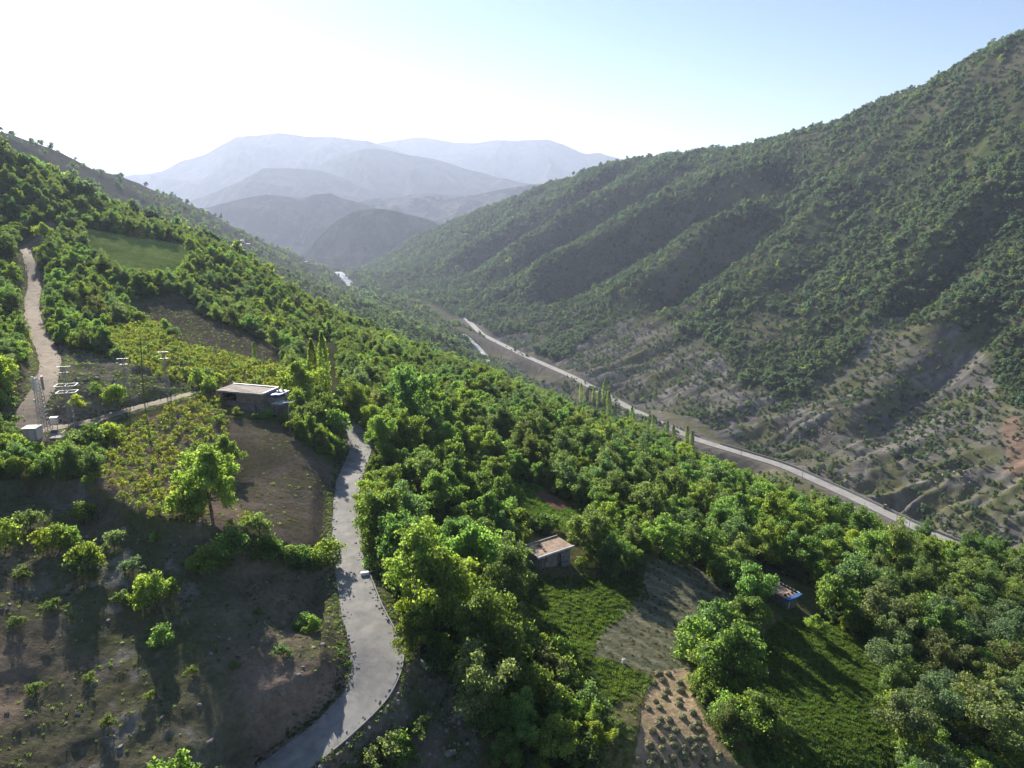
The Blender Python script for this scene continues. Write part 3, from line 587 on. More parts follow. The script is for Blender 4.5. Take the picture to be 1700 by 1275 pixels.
def proto_collection(name, meshes):
    c = bpy.data.collections.new(name)
    for i, me_ in enumerate(meshes):
        o = bpy.data.objects.new(f'{name}_{i:02d}', me_); c.objects.link(o)
    return c
def scatter(name, Pts, scl, idx, coll, label, rotmax=.12, seed=1, flat=None):
    """uncountable growth: one object, points carrying plants"""
    rng = np.random.default_rng(seed); n = len(Pts)
    me_ = bpy.data.meshes.new(name); me_.vertices.add(n); me_.vertices.foreach_set('co', np.ascontiguousarray(Pts, np.float32).ravel())
    s3 = np.stack([scl*(.85+.3*rng.random(n)), scl*(.85+.3*rng.random(n)), scl*(.85+.35*rng.random(n))], 1)
    r3 = np.stack([rng.normal(size=n)*rotmax*.5, rng.normal(size=n)*rotmax*.5, rng.random(n)*6.283], 1)
    for nm, typ, dat, key in (('scl', 'FLOAT_VECTOR', s3, 'vector'), ('rot', 'FLOAT_VECTOR', r3, 'vector'), ('idx', 'INT', idx, 'value')):
        a = me_.attributes.new(nm, typ, 'POINT'); a.data.foreach_set(key, np.ascontiguousarray(dat, np.int32 if typ == 'INT' else np.float32).ravel())
    o = link(name, me_); prop(o, label, None, None, 'stuff')
    ng = bpy.data.node_groups.new(name+'_scatter', 'GeometryNodeTree')
    ng.interface.new_socket('Geometry', in_out='INPUT', socket_type='NodeSocketGeometry'); ng.interface.new_socket('Geometry', in_out='OUTPUT', socket_type='NodeSocketGeometry')
    ns, ln = ng.nodes, ng.links
    gi, go = ns.new('NodeGroupInput'), ns.new('NodeGroupOutput'); ip = ns.new('GeometryNodeInstanceOnPoints'); ci = ns.new('GeometryNodeCollectionInfo')
    ci.inputs['Collection'].default_value = coll; ci.inputs['Separate Children'].default_value = True; ci.inputs['Reset Children'].default_value = True
    def na(t, nm):
        x = ns.new('GeometryNodeInputNamedAttribute'); x.data_type = t; x.inputs['Name'].default_value = nm; return x.outputs['Attribute']
    ip.inputs['Pick Instance'].default_value = True
    ln.new(gi.outputs[0], ip.inputs['Points']); ln.new(ci.outputs[0], ip.inputs['Instance']); ln.new(na('INT', 'idx'), ip.inputs['Instance Index'])
    ln.new(na('FLOAT_VECTOR', 'rot'), ip.inputs['Rotation']); ln.new(na('FLOAT_VECTOR', 'scl'), ip.inputs['Scale']); ln.new(ip.outputs[0], go.inputs[0])
    md = o.modifiers.new('scatter', 'NODES'); md.node_group = ng; return o

# ------------------------------------------------------------------ individual plants
PEND = []        # (object, kind, tone, u, v, d, group) -> labelled once all stand
def plant(kind, name, x, y, scale, proto, tone, group, label=None, cat='tree', sz=None, dz=0.0):
    z = float(hgt(x, y))+dz
    o = bpy.data.objects.new(name, None); o.empty_display_size = .5; COL.objects.link(o); o.location = (x, y, z)
    o.rotation_euler = (random.gauss(0, .04), random.gauss(0, .04), random.random()*6.283); s = scale
    o.scale = (s*random.uniform(.9, 1.1), s*random.uniform(.9, 1.1), s*(sz or random.uniform(.92, 1.1)))
    link('trunk' if cat != 'vine' else 'stem', proto[0], o); link('crown' if cat == 'tree' else 'foliage', proto[1], o)
    prop(o, label, cat, group)
    u, v, d = proj(x, y, z+1.5)
    if not label: PEND.append((o, kind, tone, float(u), float(v), float(d)))
    return o
def hero(u, v, hpx, proto, h0, **kw):
    p = at(u, v, rmax=430); _, _, d = proj(*p); h = hpx*float(d)/FPX/math.cos(R(22))
    return plant('', kw.pop('name', 'broadleaf_tree'), p[0], p[1], h/h0, proto, '', kw.pop('group', None), **kw), p
TAKEN = []
def mark(p, r): TAKEN.append((p[0], p[1], r))
o, p = hero(352, 848, 112, TREES[2], 6.8, label='lone bright green tree with a full crown standing in the vineyard terrace', dz=-1.0); mark(p, 5)
o, p = hero(521, 655, 92, POPLARS[0], 12, name='poplar_tree', label='left one of the two tall poplars behind the long flat-roofed hut', group='tall poplars by the hut'); mark(p, 2)
o, p = hero(541, 660, 92, POPLARS[0], 12, name='poplar_tree', label='right one of the two tall poplars behind the long flat-roofed hut', group='tall poplars by the hut'); mark(p, 2)
o, p = hero(424, 602, 32, POPLARS[1], 12, name='poplar_tree', label='small slender poplar alone above the upper vineyard'); mark(p, 2)
o, p = hero(678, 708, 90, TREES[0], 7.2, label='large round dense tree behind the top of the concrete road'); mark(p, 5)
o, p = hero(640, 905, 100, TREES[1], 7.6, label='upright green tree closest to the right edge of the straight concrete road'); mark(p, 3)
o, p = hero(676, 890, 80, TREES[4], 7.0, label='olive-green tree just right of the upright roadside tree'); mark(p, 3)
for (u, v, hp, k, lb) in ((690,1010,135,3,'large bright yellow-green tree, topmost of the row below the road bend'), (742,1050,130,2,'bright yellow-green tree, second of the row below the road bend'),
                      (792,1105,135,3,'bright yellow-green tree, third of the row below the road bend'), (840,1160,120,0,'mid-green tree, fourth of the row below the road bend'), (770,985,105,2,'bright green tree behind the row below the road bend')):
    o, p = hero(u, v, hp, TREES[k], TREE_H[k], label=lb, group='row of trees below the road bend'); mark(p, 3.6)
for (u, v, hp, k, lb) in ((1355,1058,34,2,'small yellow-green tree in the shade right of the small hut'),):
    o, p = hero(u, v, hp, TREES[k], TREE_H[k], label=lb); mark(p, 3)
BUILD = [(420, 672, 7), (908, 925, 4.8), (1298, 990, 3.6)]
for u, v, r_ in BUILD: mark(at(u, v, rmax=300), r_)

rng = np.random.default_rng(11)
OPEN = ['bank', 'vine_a', 'vine_b', 'hutfield', 'terrace', 'greenfield', 'mound', 'roadside', 'darkgrass', 'hay', 'haysoil', 'haymargin', 'lawn', 'garden', 'pad', 'clearing', 'meadow']
def open_at(x, y, z):
    u, v, d = proj(x, y, z); m = np.zeros(np.shape(u), bool)
    for k in OPEN: m |= inpoly(u, v, ZONE[k])
    return m
VIEW_KEEP = [(866,885),(930,880),(962,905),(962,950),(870,955)], [(1244,950),(1300,945),(1362,975),(1362,1035),(1280,1030)], [(358,632),(495,640),(495,690),(365,690)], [(20,600),(135,600),(135,735),(20,735)], [(498,560),(566,560),(566,662),(498,662)]
def keep_view(x, y, z):
    u, v, d = proj(x, y, z); m = np.zeros(np.shape(u), bool)
    for k in VIEW_KEEP: m |= inpoly(u, v, k)
    return m
def road_far(x, y, ks=('village_road', 'dirt_road', 'path')):
    d = np.full(np.shape(x), 999.0)
    for k in ks:
        L_ = ROADS[k]['line']; dd, par, sd = polydist(x, y, L_); d = np.minimum(d, dd-np.interp(par, np.arange(len(L_)), L_[:, 3])/2)
    return d
nc = 34000
ca = rng.uniform(R(-44), R(44), nc); cr = np.sqrt(rng.uniform(45**2, 440**2, nc)); cx, cyy = cr*np.sin(ca), cr*np.cos(ca); cz = hgt(cx, cyy)
cu, cv, cdp = proj(cx, cyy, cz)
lefty = sstep(640, 420, cu)*sstep(170, 210, cr)
ch = np.where(cr < 200, rng.uniform(4.0, 9.8, nc), rng.uniform(3.6, 7.4, nc)); ch = np.where(lefty > .5, rng.uniform(3.0, 6.8, nc), ch)
ch = np.where((cu < 200) & (cr < 150), rng.uniform(3.6, 5.6, nc), ch)
ch = np.where((cu > 870) & (cu < 1070) & (cv > 1000), rng.uniform(2.4, 3.8, nc), ch)
ok = (cv < 1480) & (cv > 180) & ~open_at(cx, cyy, cz) & ~open_at(cx, cyy, cz+ch*.62) & (road_far(cx, cyy) > 1.9)
ok &= ~(keep_view(cx, cyy, cz+ch*.5) | keep_view(cx, cyy, cz+ch) | keep_view(cx, cyy, cz+.5))
# keep sight lines to the concrete and dirt roads clear
ku, kv, kd = proj(cx, cyy, cz+ch*.75)
for k in ('village_road', 'dirt_road', 'path', 'valley_road'):
    L_ = ROADS[k]['line']; lu, lv, ld = proj(L_[:, 0], L_[:, 1], L_[:, 2]); PL = np.column_stack([lu, lv])[::4]
    dd, par, sd = polydist(ku, kv, PL); ldp = np.interp(par*4, np.arange(len(ld)), ld); ok &= ~((dd < {'village_road': 30, 'dirt_road': 16, 'path': 20, 'valley_road': 20}[k]) & (kd < ldp-2) & ((k != 'valley_road') | (ku > 1150)) & (rng.random(nc) < .96))
ok &= ~((fbm(cx, cyy, 16, 3, 61) < -.33) & (rng.random(nc) < .7))
cand = np.nonzero(ok)[0]; grid = {}; acc = []
for x_, y_, r_ in TAKEN:
    grid.setdefault((int(x_//6), int(y_//6)), []).append((x_, y_, r_))
for i in cand:
    x_, y_, h_ = cx[i], cyy[i], ch[i]; r_ = h_*.40; gx, gy = int(x_//6), int(y_//6); good = True
    for a in (-1, 0, 1):
        for b_ in (-1, 0, 1):
            for (px_, py_, pr_) in grid.get((gx+a, gy+b_), ()):
                if (px_-x_)**2+(py_-y_)**2 < ((pr_+r_)*.82)**2: good = False; break
            if not good: break
        if not good: break
    if good: acc.append(i); grid.setdefault((gx, gy), []).append((x_, y_, r_))
acc = np.array(acc)
w = fbm(cx[acc], cyy[acc], 30, 3, 62)*.5+.5+rng.normal(size=len(acc))*.22
left = cu[acc] < 600
kindi = np.where(left, np.select([w < .40, w < .58, w < .72, w < .88], [4, 5, 0, 6], 2), np.select([w < .25, w < .40, w < .55, w < .68, w < .84, w < .96], [4, 5, 1, 0, 3, 2], 6))
kindi = np.where((rng.random(len(acc)) < .05) | ((cu[acc] > 1440) & (cv[acc] > 1040) & (rng.random(len(acc)) < .5)), 7, kindi).astype(int)
pxs = ch[acc]/cdp[acc]*(np.abs(cu[acc]-850) < 870)*((cv[acc] < 1330) & (cv[acc] > 200))
order = np.argsort(-pxs); near_i = order[:286]; rest = order[286:]
rest = rest[(np.abs(cu[acc][rest]-850) < 1300)]
for j in near_i:
    i = acc[j]; k = kindi[j]
    plant('tree', 'broadleaf_tree', cx[i], cyy[i], ch[i]/TREE_H[k], TREES[k], TONE[k], 'trees of the near wooded slope', dz=-.15)
JT = proto_collection('wood_tree', [joined(a, b_, 'wood_tree') for a, b_ in TREES])
ri = acc[rest]
scatter('wood', np.column_stack([cx[ri], cyy[ri], cz[ri]-.15]), ch[ri]/np.array(TREE_H)[kindi[rest]], kindi[rest], JT, 'dense green wood covering the farther near slope', seed=3)
print('near trees', len(near_i), 'wood', len(ri))

# ------------------------------------------------------------------ right hillside and farther slopes
HX, HY, HS = [], [], []
for r0, r1, sp in ((400, 620, 3.3), (620, 900, 3.6), (900, 1300, 4.4), (1300, 2600, 6.4)):
    n = int((r1**2-r0**2)*R(84)/2/sp**2*1.0); a = rng.uniform(R(-42), R(42), n); r_ = np.sqrt(rng.uniform(r0**2, r1**2, n))
    HX.append(r_*np.sin(a)); HY.append(r_*np.cos(a)); HS.append(np.full(n, sp))
HX, HY, HS = map(np.concatenate, (HX, HY, HS)); HZ = hgt(HX, HY); hu, hv, hd = proj(HX, HY, HZ)
hs_ = (HX-260)*VS[0]+(HY-348)*VS[1]; hn = (HX-260)*VN[0]+(HY-348)*VN[1]
hb = inpoly(hu+fbm(HX, HY, 60, 5, 46)*45, hv+fbm(HX, HY, 60, 5, 47)*34, BARE)
cl = fbm(HX, HY, 34, 4, 71)*.5+.5; cl2 = fbm(HX, HY, 12, 2, 72)*.5+.5
GRASSY = [[(1080,500),(1120,450),(1180,400),(1240,385),(1260,420),(1180,470),(1140,500)], [(1190,560),(1250,520),(1320,520),(1300,560),(1230,590)], [(1480,560),(1540,520),(1580,555),(1540,590)], [(1420,190),(1500,185),(1480,200),(1420,200)]]
gr = np.zeros(len(HX), bool)
for g_ in GRASSY: gr |= inpoly(hu+fbm(HX, HY, 40, 3, 73)*14, hv+fbm(HX, HY, 40, 3, 74)*10, g_)
dens = .30+.70*sstep(.36, .52, cl*.65+cl2*.35)
dens = np.where(hb, .20+.55*sstep(.48, .60, cl), dens); dens = np.where(gr, dens*.35, dens)
dens = np.where(hn < -35, .72*sstep(.30, .5, cl)+.1, dens)
dens = np.where((hu < 600) & (hd > 560), dens*np.where(hu < 260, .04, .14), dens)
keep = (rng.random(len(HX)) < dens) & ((hn > 9) | (hn < -14)) & (np.abs(hu-850) < 900) & (hv > 20) & (hv < 1000) & ~((hn > -60) & (hn < -14) & (rng.random(len(HX)) < .35) & (hd < 1300))
rv = np.abs(hn+30) < 11; keep &= ~(rv & (hd > 780) & (hd < 1100))
HX, HY, HZ, HS, hu, hv, hd, hn, hb = [a[keep] for a in (HX, HY, HZ, HS, hu, hv, hd, hn, hb)]
hh = np.where(hb, rng.uniform(1.2, 3.4, len(HX)), np.clip(np.exp(rng.normal(size=len(HX))*.34+1.32)*(.8+.45*sstep(.4, .62, fbm(HX, HY, 45, 3, 76)*.5+.5)), 1.6, 8.0))*np.where(hd > 1250, 1.3, 1.0); hk = rng.integers(0, 4, len(HX)); hk = np.where(rng.random(len(HX)) < .08, 4, hk)
hk = np.where((hn < -14) & (rng.random(len(HX)) < .5), 4, hk)
OH = np.array([4.4, 4.0, 4.8, 3.4, 4.4])
vis = (hn > 12) & (hu > 1000) & (hu < 1690) & (hv < 850)
o_ = np.argsort(-np.where(vis, hh/hd, 0)); big_i = o_[:290]; rest = o_[290:]
for i in big_i:
    plant('hill', 'hillside_oak', HX[i], HY[i], hh[i]/OH[hk[i]], OAKS[hk[i]], 'round green', 'oak scrub on the far valley side', dz=-.2)
scatter('hillside_scrub', np.column_stack([HX[rest], HY[rest], HZ[rest]-.2]), hh[rest]/OH[hk[rest]], hk[rest], proto_collection('scrub_oak', [joined(a, b_, 'scrub_oak') for a, b_ in OAKS]), 'oak scrub covering the far valley sides', seed=5)
print('hillside', len(rest))
# poplars along the river
pops = [(985,668,30),(993,672,34),(1003,672,46),(1012,690,40),(965,662,28),(975,664,26),(1070,714,30),(1083,716,34),(1120,728,28),(1140,735,34),(1148,742,32),(1048,704,34),(1106,724,30),(1052,712,30),(1020,694,30),
        (1258,806,26),(1266,808,30),(1274,812,24),(1316,812,22),(1250,803,24),(1400,872,26),(1408,876,28),(1416,880,26),(1424,884,28),(1433,888,30),(1442,892,30),(1452,896,28),(1462,900,26),(1470,903,24),(1526,936,28),(1534,938,26),(1548,942,26)]
for u, v, hp in pops:
    p = at(u, v, dz=4.0, rmin=360, rmax=760); d = float(proj(*p)[2]); h = hp*d/FPX*1.15
    plant('poplar', 'poplar_tree', p[0], p[1], h/12, POPLARS[random.random() < .4], 'slim', 'poplars along the river')

# ------------------------------------------------------------------ shrubs on the bank, along the terrace and by the road
for u, v, hp, k in [(80,915,34,2),(100,912,36,0),(118,908,30,2),(152,952,48,2),(138,960,36,1),(190,908,32,3),(220,952,28,3),(240,1008,50,2),(262,1005,44,0),(282,1000,38,3),(330,950,34,2),(350,955,46,0),(372,935,46,2),(388,925,40,0),(256,900,16,2),
                    (270,1075,34,0),(435,930,30,0),(448,925,34,2),(466,932,30,0),(483,938,28,2),(500,940,28,0),(515,945,26,1),(545,938,40,0),(540,925,30,2),(305,858,50,2),(322,862,36,2),(520,1050,26,2),(505,1044,24,0),(640,1268,56,3),(612,1275,40,3),(668,1270,44,0),
                    (700,1220,30,1),(180,1205,20,1),(205,1000,18,1),(90,1010,18,1),(40,960,20,1),(30,1040,18,1),(320,1120,14,1),(390,1110,14,1),(150,1130,16,1),(60,1150,18,1),(250,1160,14,1),(470,1090,20,1),(430,1020,14,1),(140,870,30,0),(50,880,34,1),(10,910,40,0),
                    (500,704,22,0),(518,716,26,1),(540,705,44,0),(496,706,18,1),(556,725,36,0),(530,745,30,1),(395,690,14,2),(508,690,26,2),(150,745,36,0),(130,750,40,1),(330,640,26,0),(345,634,24,1),(362,640,20,2),(130,675,20,2),(195,665,26,2),(185,668,22,0),(160,655,16,0),
                    (880,1095,50,0),(915,1130,56,3),(930,1100,40,2),(935,1150,36,0),(1150,1085,50,0),(1165,1060,46,1),(1185,1050,50,0),(1205,1060,40,1),(1170,1120,46,0),(1190,1100,44,2),(1252,1225,80,2),(1275,1240,70,0),(1160,1150,24,2),(1175,1165,22,0),
                    (1700,1230,90,3),(905,1180,56,0),(860,1240,80,1),(920,1260,80,2),(975,1265,50,1)]:
    p = at(u, v, rmax=300); d = float(proj(*p)[2]); h = hp*d/FPX*1.1
    if hp > 58:
        j = (4, 0, 2, 7)[k]; plant('tree', 'broadleaf_tree', p[0], p[1], h/TREE_H[j], TREES[j], TONE[j], 'trees of the near wooded slope'); continue
    plant('shrub', 'shrub', p[0], p[1], h/2.4, SHRUBS[k], ['mid-green', 'dark green', 'sunlit yellow-green', 'pale grey-green'][k], 'shrubs on the open banks', cat='shrub')
# vineyard: bushes in loose rows
def vines(zone, sp, seed, size=(.75, 1.15)):
    rg = np.random.default_rng(seed); poly = ZONE[zone]; P = np.array([at(u, v, rmax=330)[:2] for u, v in poly]); lo, hi = P.min(0), P.max(0)
    gx, gy = np.meshgrid(np.arange(lo[0], hi[0], sp), np.arange(lo[1], hi[1], sp*1.15)); x = gx.ravel()+rg.normal(size=gx.size)*sp*.22; y = gy.ravel()+rg.normal(size=gx.size)*sp*.24
    z = hgt(x, y); u, v, d = proj(x, y, z); m_ = inpoly(u, v, poly) & (rg.random(len(x)) < .93) & (road_far(x, y) > 1.0)
    for q_ in TAKEN: m_ &= np.hypot(x-q_[0], y-q_[1]) > min(q_[2], 6)
    return x[m_], y[m_], z[m_], rg.uniform(*size, m_.sum())
va, vb, vc = vines('vine_a', 1.9, 21, (.7, 1.1)), vines('vine_b', 1.9, 22, (.9, 1.35)), vines('vine_c', 2.4, 23, (.9, 1.3))
d_ = proj(va[0], va[1], va[2])[2]; oo = np.argsort(d_); sel = oo[:300]
for i in sel: plant('vine', 'grape_vine', va[0][i], va[1][i], va[3][i], VINES[random.randrange(3)], 'yellow-green', 'grape vines of the terrace round the lone tree', cat='vine')
rx = [np.concatenate([va[k][oo[300:]], vb[k], vc[k]]) for k in range(4)]
scatter('vineyard', np.column_stack(rx[:3]), rx[3], rng.integers(0, 3, len(rx[0])), proto_collection('vine_bush', [joined(a, b_, 'vine_bush') for a, b_ in VINES]), 'rows of yellow-green vines on the upper terraces', seed=8)
print('vines', len(va[0]), len(vb[0]), len(vc[0]))
# grass
gx_, gs_, gk_ = [], [], []
for zone, sp, s0, s1, kk in (('lawn', .42, .35, .85, 0), ('darkgrass', .5, .35, .9, 0), ('garden', .8, .5, .9, 0), ('bank', .75, .2, .5, 3), ('roadside', .6, .25, .7, 3), ('mound', .7, .3, .7, 3), ('greenfield', 1.1, .5, .8, 0), ('hay', 1.2, .4, .7, 1), ('hutfield', 1.5, .25, .7, 2), ('vine_a', 1.7, .4, .8, 2), ('clearing', .9, .6, 1., 0), ('haymargin', .8, .4, .8, 2), ('ladder', 1.2, .6, 1.2, 2), ('terrace', 1.4, .3, .7, 2)):
    P = np.array([at(u, v, rmax=380)[:2] for u, v in ZONE[zone]]); lo, hi = P.min(0), P.max(0); lo = np.maximum(lo, [-140, 30]); hi = np.minimum(hi, [200, 330])
    n = int((hi-lo).prod()/sp**2); x = rng.uniform(lo[0], hi[0], n); y = rng.uniform(lo[1], hi[1], n); z = hgt(x, y); u, v, d = proj(x, y, z)
    m_ = inpoly(u, v, ZONE[zone]) & (road_far(x, y) > .3)
    if zone in ('bank', 'roadside', 'mound', 'hutfield'): m_ &= (fbm(x, y, 6, 3, 81)+rng.normal(size=len(x))*.15 > (-.08 if zone != 'hutfield' else .0))
    if zone == 'garden': m_ &= ~inpoly(u, v, ZONE['plot'])
    x, y, z = x[m_], y[m_], z[m_]; k_ = np.full(len(x), kk) if kk < 2 else rng.integers(0, 3, len(x)) if kk == 2 else rng.choice([1, 1, 2, 2, 0], len(x))
    gx_.append(np.column_stack([x, y, z])); gs_.append(rng.uniform(s0, s1, len(x))); gk_.append(k_)
for rk_, n in (('village_road', 2600), ('dirt_road', 2200), ('path', 900)):
    L_ = ROADS[rk_]['line']; i_ = rng.integers(1, len(L_)-1, n); tg = L_[i_+1, :2]-L_[i_-1, :2]; tg /= np.linalg.norm(tg, axis=1)[:, None]+1e-9; sd_ = rng.choice([-1, 1], n); of = L_[i_, 3]/2+np.abs(rng.normal(size=n))*.7+.1
    x = L_[i_, 0]+tg[:, 1]*of*sd_+rng.normal(size=n)*.3; y = L_[i_, 1]-tg[:, 0]*of*sd_+rng.normal(size=n)*.3; m_ = road_far(x, y) > .02
    gx_.append(np.column_stack([x, y, hgt(x, y)])[m_]); gs_.append(rng.uniform(.2, .6, m_.sum())); gk_.append(rng.integers(0, 3, m_.sum()))
gx_, gs_, gk_ = map(np.concatenate, (gx_, gs_, gk_))
scatter('grass', gx_, gs_, gk_, proto_collection('grass_tuft', [tuft(901, 'leaf_grass', 26, .42, .42), tuft(902, 'leaf_dry', 20, .34, .4), tuft(903, 'leaf_olive', 22, .4, .42)]), 'tufts of grass and weeds on fields and banks', rotmax=.3, seed=9)
print('grass', len(gx_))

# undergrowth between the trees, loose stones on bare ground
n = 26000; a_ = rng.uniform(R(-43), R(43), n); r_ = np.sqrt(rng.uniform(48**2, 400**2, n)); x, y = r_*np.sin(a_), r_*np.cos(a_); z = hgt(x, y); u, v, d = proj(x, y, z)
m_ = ~open_at(x, y, z) & ~open_at(x, y, z+1.0) & (road_far(x, y) > .9) & ~keep_view(x, y, z+.6) & (v < 1400) & (u > -150) & (u < 1850) & (rng.random(n) < np.where(r_ < 230, 1.0, .45))
for k in ('village_road', 'dirt_road', 'path'):
    L_ = ROADS[k]['line']; lu, lv, ld = proj(L_[:, 0], L_[:, 1], L_[:, 2]); dd, par, sd = polydist(u, v-8, np.column_stack([lu, lv])[::4]); m_ &= ~((dd < 26) & (d < np.interp(par*4, np.arange(len(ld)), ld)))
x, y, z = x[m_], y[m_], z[m_]
scatter('undergrowth', np.column_stack([x, y, z-.1]), rng.uniform(.55, 1.45, len(x)), rng.integers(0, 3, len(x)), proto_collection('undergrowth_bush', [joined(a, b_, 'undergrowth_bush') for a, b_ in SHRUBS[:3]]), 'low undergrowth filling the wood between the trees', seed=12)
def stone_mesh(seed):
    rg = np.random.default_rng(seed); v_, f_ = np.array([(a, b_, c) for a in (-.5, .5) for b_ in (-.5, .5) for c in (-.4, .4)], float), np.array([(0, 1, 3, 2), (4, 6, 7, 5), (0, 4, 5, 1), (2, 3, 7, 6), (0, 2, 6, 4), (1, 5, 7, 3)])
    return mesh_np('stone', v_*(1+rg.normal(size=(8, 1))*.15)*rg.uniform(.6, 1.2, 3)+rg.normal(size=(8, 3))*.06, f_, M['rock'])
px_, sz_ = [], []
for zone, n, s0, s1 in (('bank', 2600, .06, .36), ('roadside', 1800, .08, .45), ('mound', 2200, .12, .55), ('vine_a', 700, .08, .25)):
    P = np.array([at(u, v, rmax=300)[:2] for u, v in ZONE[zone]]); lo, hi = np.maximum(P.min(0), [-120, 35]), P.max(0); x = rng.uniform(lo[0], hi[0], n); y = rng.uniform(lo[1], hi[1], n); z = hgt(x, y); u, v, d = proj(x, y, z)
    m_ = inpoly(u, v, ZONE[zone]) & (road_far(x, y) > .1) & (fbm(x, y, 5, 3, 85)+rng.normal(size=n)*.2 > .05); px_.append(np.column_stack([x, y, z])[m_]); sz_.append((s0+(s1-s0)*rng.random(n)**3)[m_])
n = 60000; a_ = rng.uniform(R(-8), R(42), n); r_ = np.sqrt(rng.uniform(380**2, 1150**2, n)); x, y = r_*np.sin(a_), r_*np.cos(a_); z = hgt(x, y); u, v, d = proj(x, y, z)
m_ = inpoly(u+fbm(x, y, 60, 5, 46)*45, v+fbm(x, y, 60, 5, 47)*34, BARE) & (((x-260)*VN[0]+(y-348)*VN[1]) > 7) & (fbm(x, y, 14, 3, 86)+rng.normal(size=n)*.2 > .22)
px_.append(np.column_stack([x, y, z])[m_]); sz_.append((.25+1.3*rng.random(n)**4)[m_])
for rk_, n in (('village_road', 1800), ('dirt_road', 1500)):
    L_ = ROADS[rk_]['line']; i_ = rng.integers(1, len(L_)-1, n); tg = L_[i_+1, :2]-L_[i_-1, :2]; tg /= np.linalg.norm(tg, axis=1)[:, None]+1e-9; of = (L_[i_, 3]/2+rng.normal(size=n)*.45)*rng.choice([-1, 1], n)
    x = L_[i_, 0]+tg[:, 1]*of; y = L_[i_, 1]-tg[:, 0]*of; px_.append(np.column_stack([x, y, np.maximum(hgt(x, y), np.where(np.abs(of) < L_[i_, 3]/2, L_[i_, 2], -999))])); sz_.append(.06+.22*rng.random(n)**3)
px_, sz_ = np.concatenate(px_), np.concatenate(sz_)
scatter('loose_stones', px_, sz_, rng.integers(0, 4, len(px_)), proto_collection('stone_bit', [stone_mesh(i) for i in range(4)]), 'loose stones and rubble strewn over bare slopes', rotmax=.8, seed=14)
print('undergrowth', m_.sum(), 'stones', len(px_))
# ------------------------------------------------------------------ built things
def box(c, s, rz=0.0, taper=1.0):
    x, y, z = np.array(s, float)/2; v_ = np.array([(a*x*(taper if k > 0 else 1), b_*y*(taper if k > 0 else 1), k*z) for k in (-1, 1) for a, b_ in ((-1, -1), (1, -1), (1, 1), (-1, 1))])
    co, si = math.cos(rz), math.sin(rz); v_ = np.column_stack([v_[:, 0]*co-v_[:, 1]*si, v_[:, 0]*si+v_[:, 1]*co, v_[:, 2]])+np.array(c, float)
    f_ = np.array([(3, 2, 1, 0), (4, 5, 6, 7), (0, 1, 5, 4), (1, 2, 6, 5), (2, 3, 7, 6), (3, 0, 4, 7)]); return v_, f_
def seg(q0, q1, w, z0, z1):
    d = np.array(q1, float)-np.array(q0, float); nn = np.array([d[1], -d[0], 0]); nn /= np.linalg.norm(nn)+1e-9; nn *= w/2
    v_ = np.array([q+s_*nn+[0, 0, z] for z in (z0, z1) for q, s_ in ((q0, 1), (q1, 1), (q1, -1), (q0, -1))])
    return v_, np.array([(3, 2, 1, 0), (4, 5, 6, 7), (0, 1, 5, 4), (1, 2, 6, 5), (2, 3, 7, 6), (3, 0, 4, 7)])
def part(name, pieces, mat, parent=None, label=None):
    v_, f_ = cat_(pieces); o = link(name, mesh_np(name, v_, f_, M[mat]), parent)
    if label: o['label'] = label
    return o
def bar(p0, p1, r=.03, k=4): return tube(p0, p1, r, r, k)
def slab(L_, W_, t, z, nx=14, ny=10, amp=.06, seed=1, over=0.0):
    """an uneven flat roof: gridded top with a hanging rim"""
    x = np.linspace(-L_/2-over, L_/2+over, nx); y = np.linspace(-W_/2-over, W_/2+over, ny); gx, gy = np.meshgrid(x, y, indexing='ij')
    gz = z+fbm(gx*3, gy*3, 4, 3, seed)*amp; jx = fbm(gx*5, gy*5, 3, 2, seed+4)*.07; top = np.stack([gx+jx, gy+jx[::-1], gz], -1); bot = top.copy(); bot[..., 2] = z-t
    V_ = np.concatenate([top.reshape(-1, 3), bot.reshape(-1, 3)]); ii = np.arange(nx*ny).reshape(nx, ny); n_ = nx*ny
    q = [np.stack([ii[:-1, :-1], ii[1:, :-1], ii[1:, 1:], ii[:-1, 1:]], -1).reshape(-1, 4)]; q.append(q[0][:, ::-1]+n_)
    for e, fl in ((ii[:, 0], 0), (ii[:, -1], 1), (ii[0, :], 1), (ii[-1, :], 0)):
        s_ = np.stack([e[:-1], e[1:], e[1:]+n_, e[:-1]+n_], -1); q.append(s_[:, ::-1] if not fl else s_)
    return V_, np.concatenate(q)
def root(name, loc, rz=0.0, label=None, cat=None, group=None):
    o = link(name, None, None, loc, (0, 0, rz)); return prop(o, label, cat, group)
def roof_frame(px, base_px, up):
    """rectangle on the ground from the four roof corners left, front, right, back"""
    g = at(*base_px, rmax=300); z = g[2]+up; c = np.array([at_z(u, v, z) for u, v in px]); ctr = c.mean(0)
    ax = ((c[2]-c[1])+(c[3]-c[0]))/2; ay = ((c[0]-c[1])+(c[3]-c[2]))/2
    return ctr, math.atan2(ax[1], ax[0]), np.linalg.norm(ax), np.linalg.norm(ay), g[2]
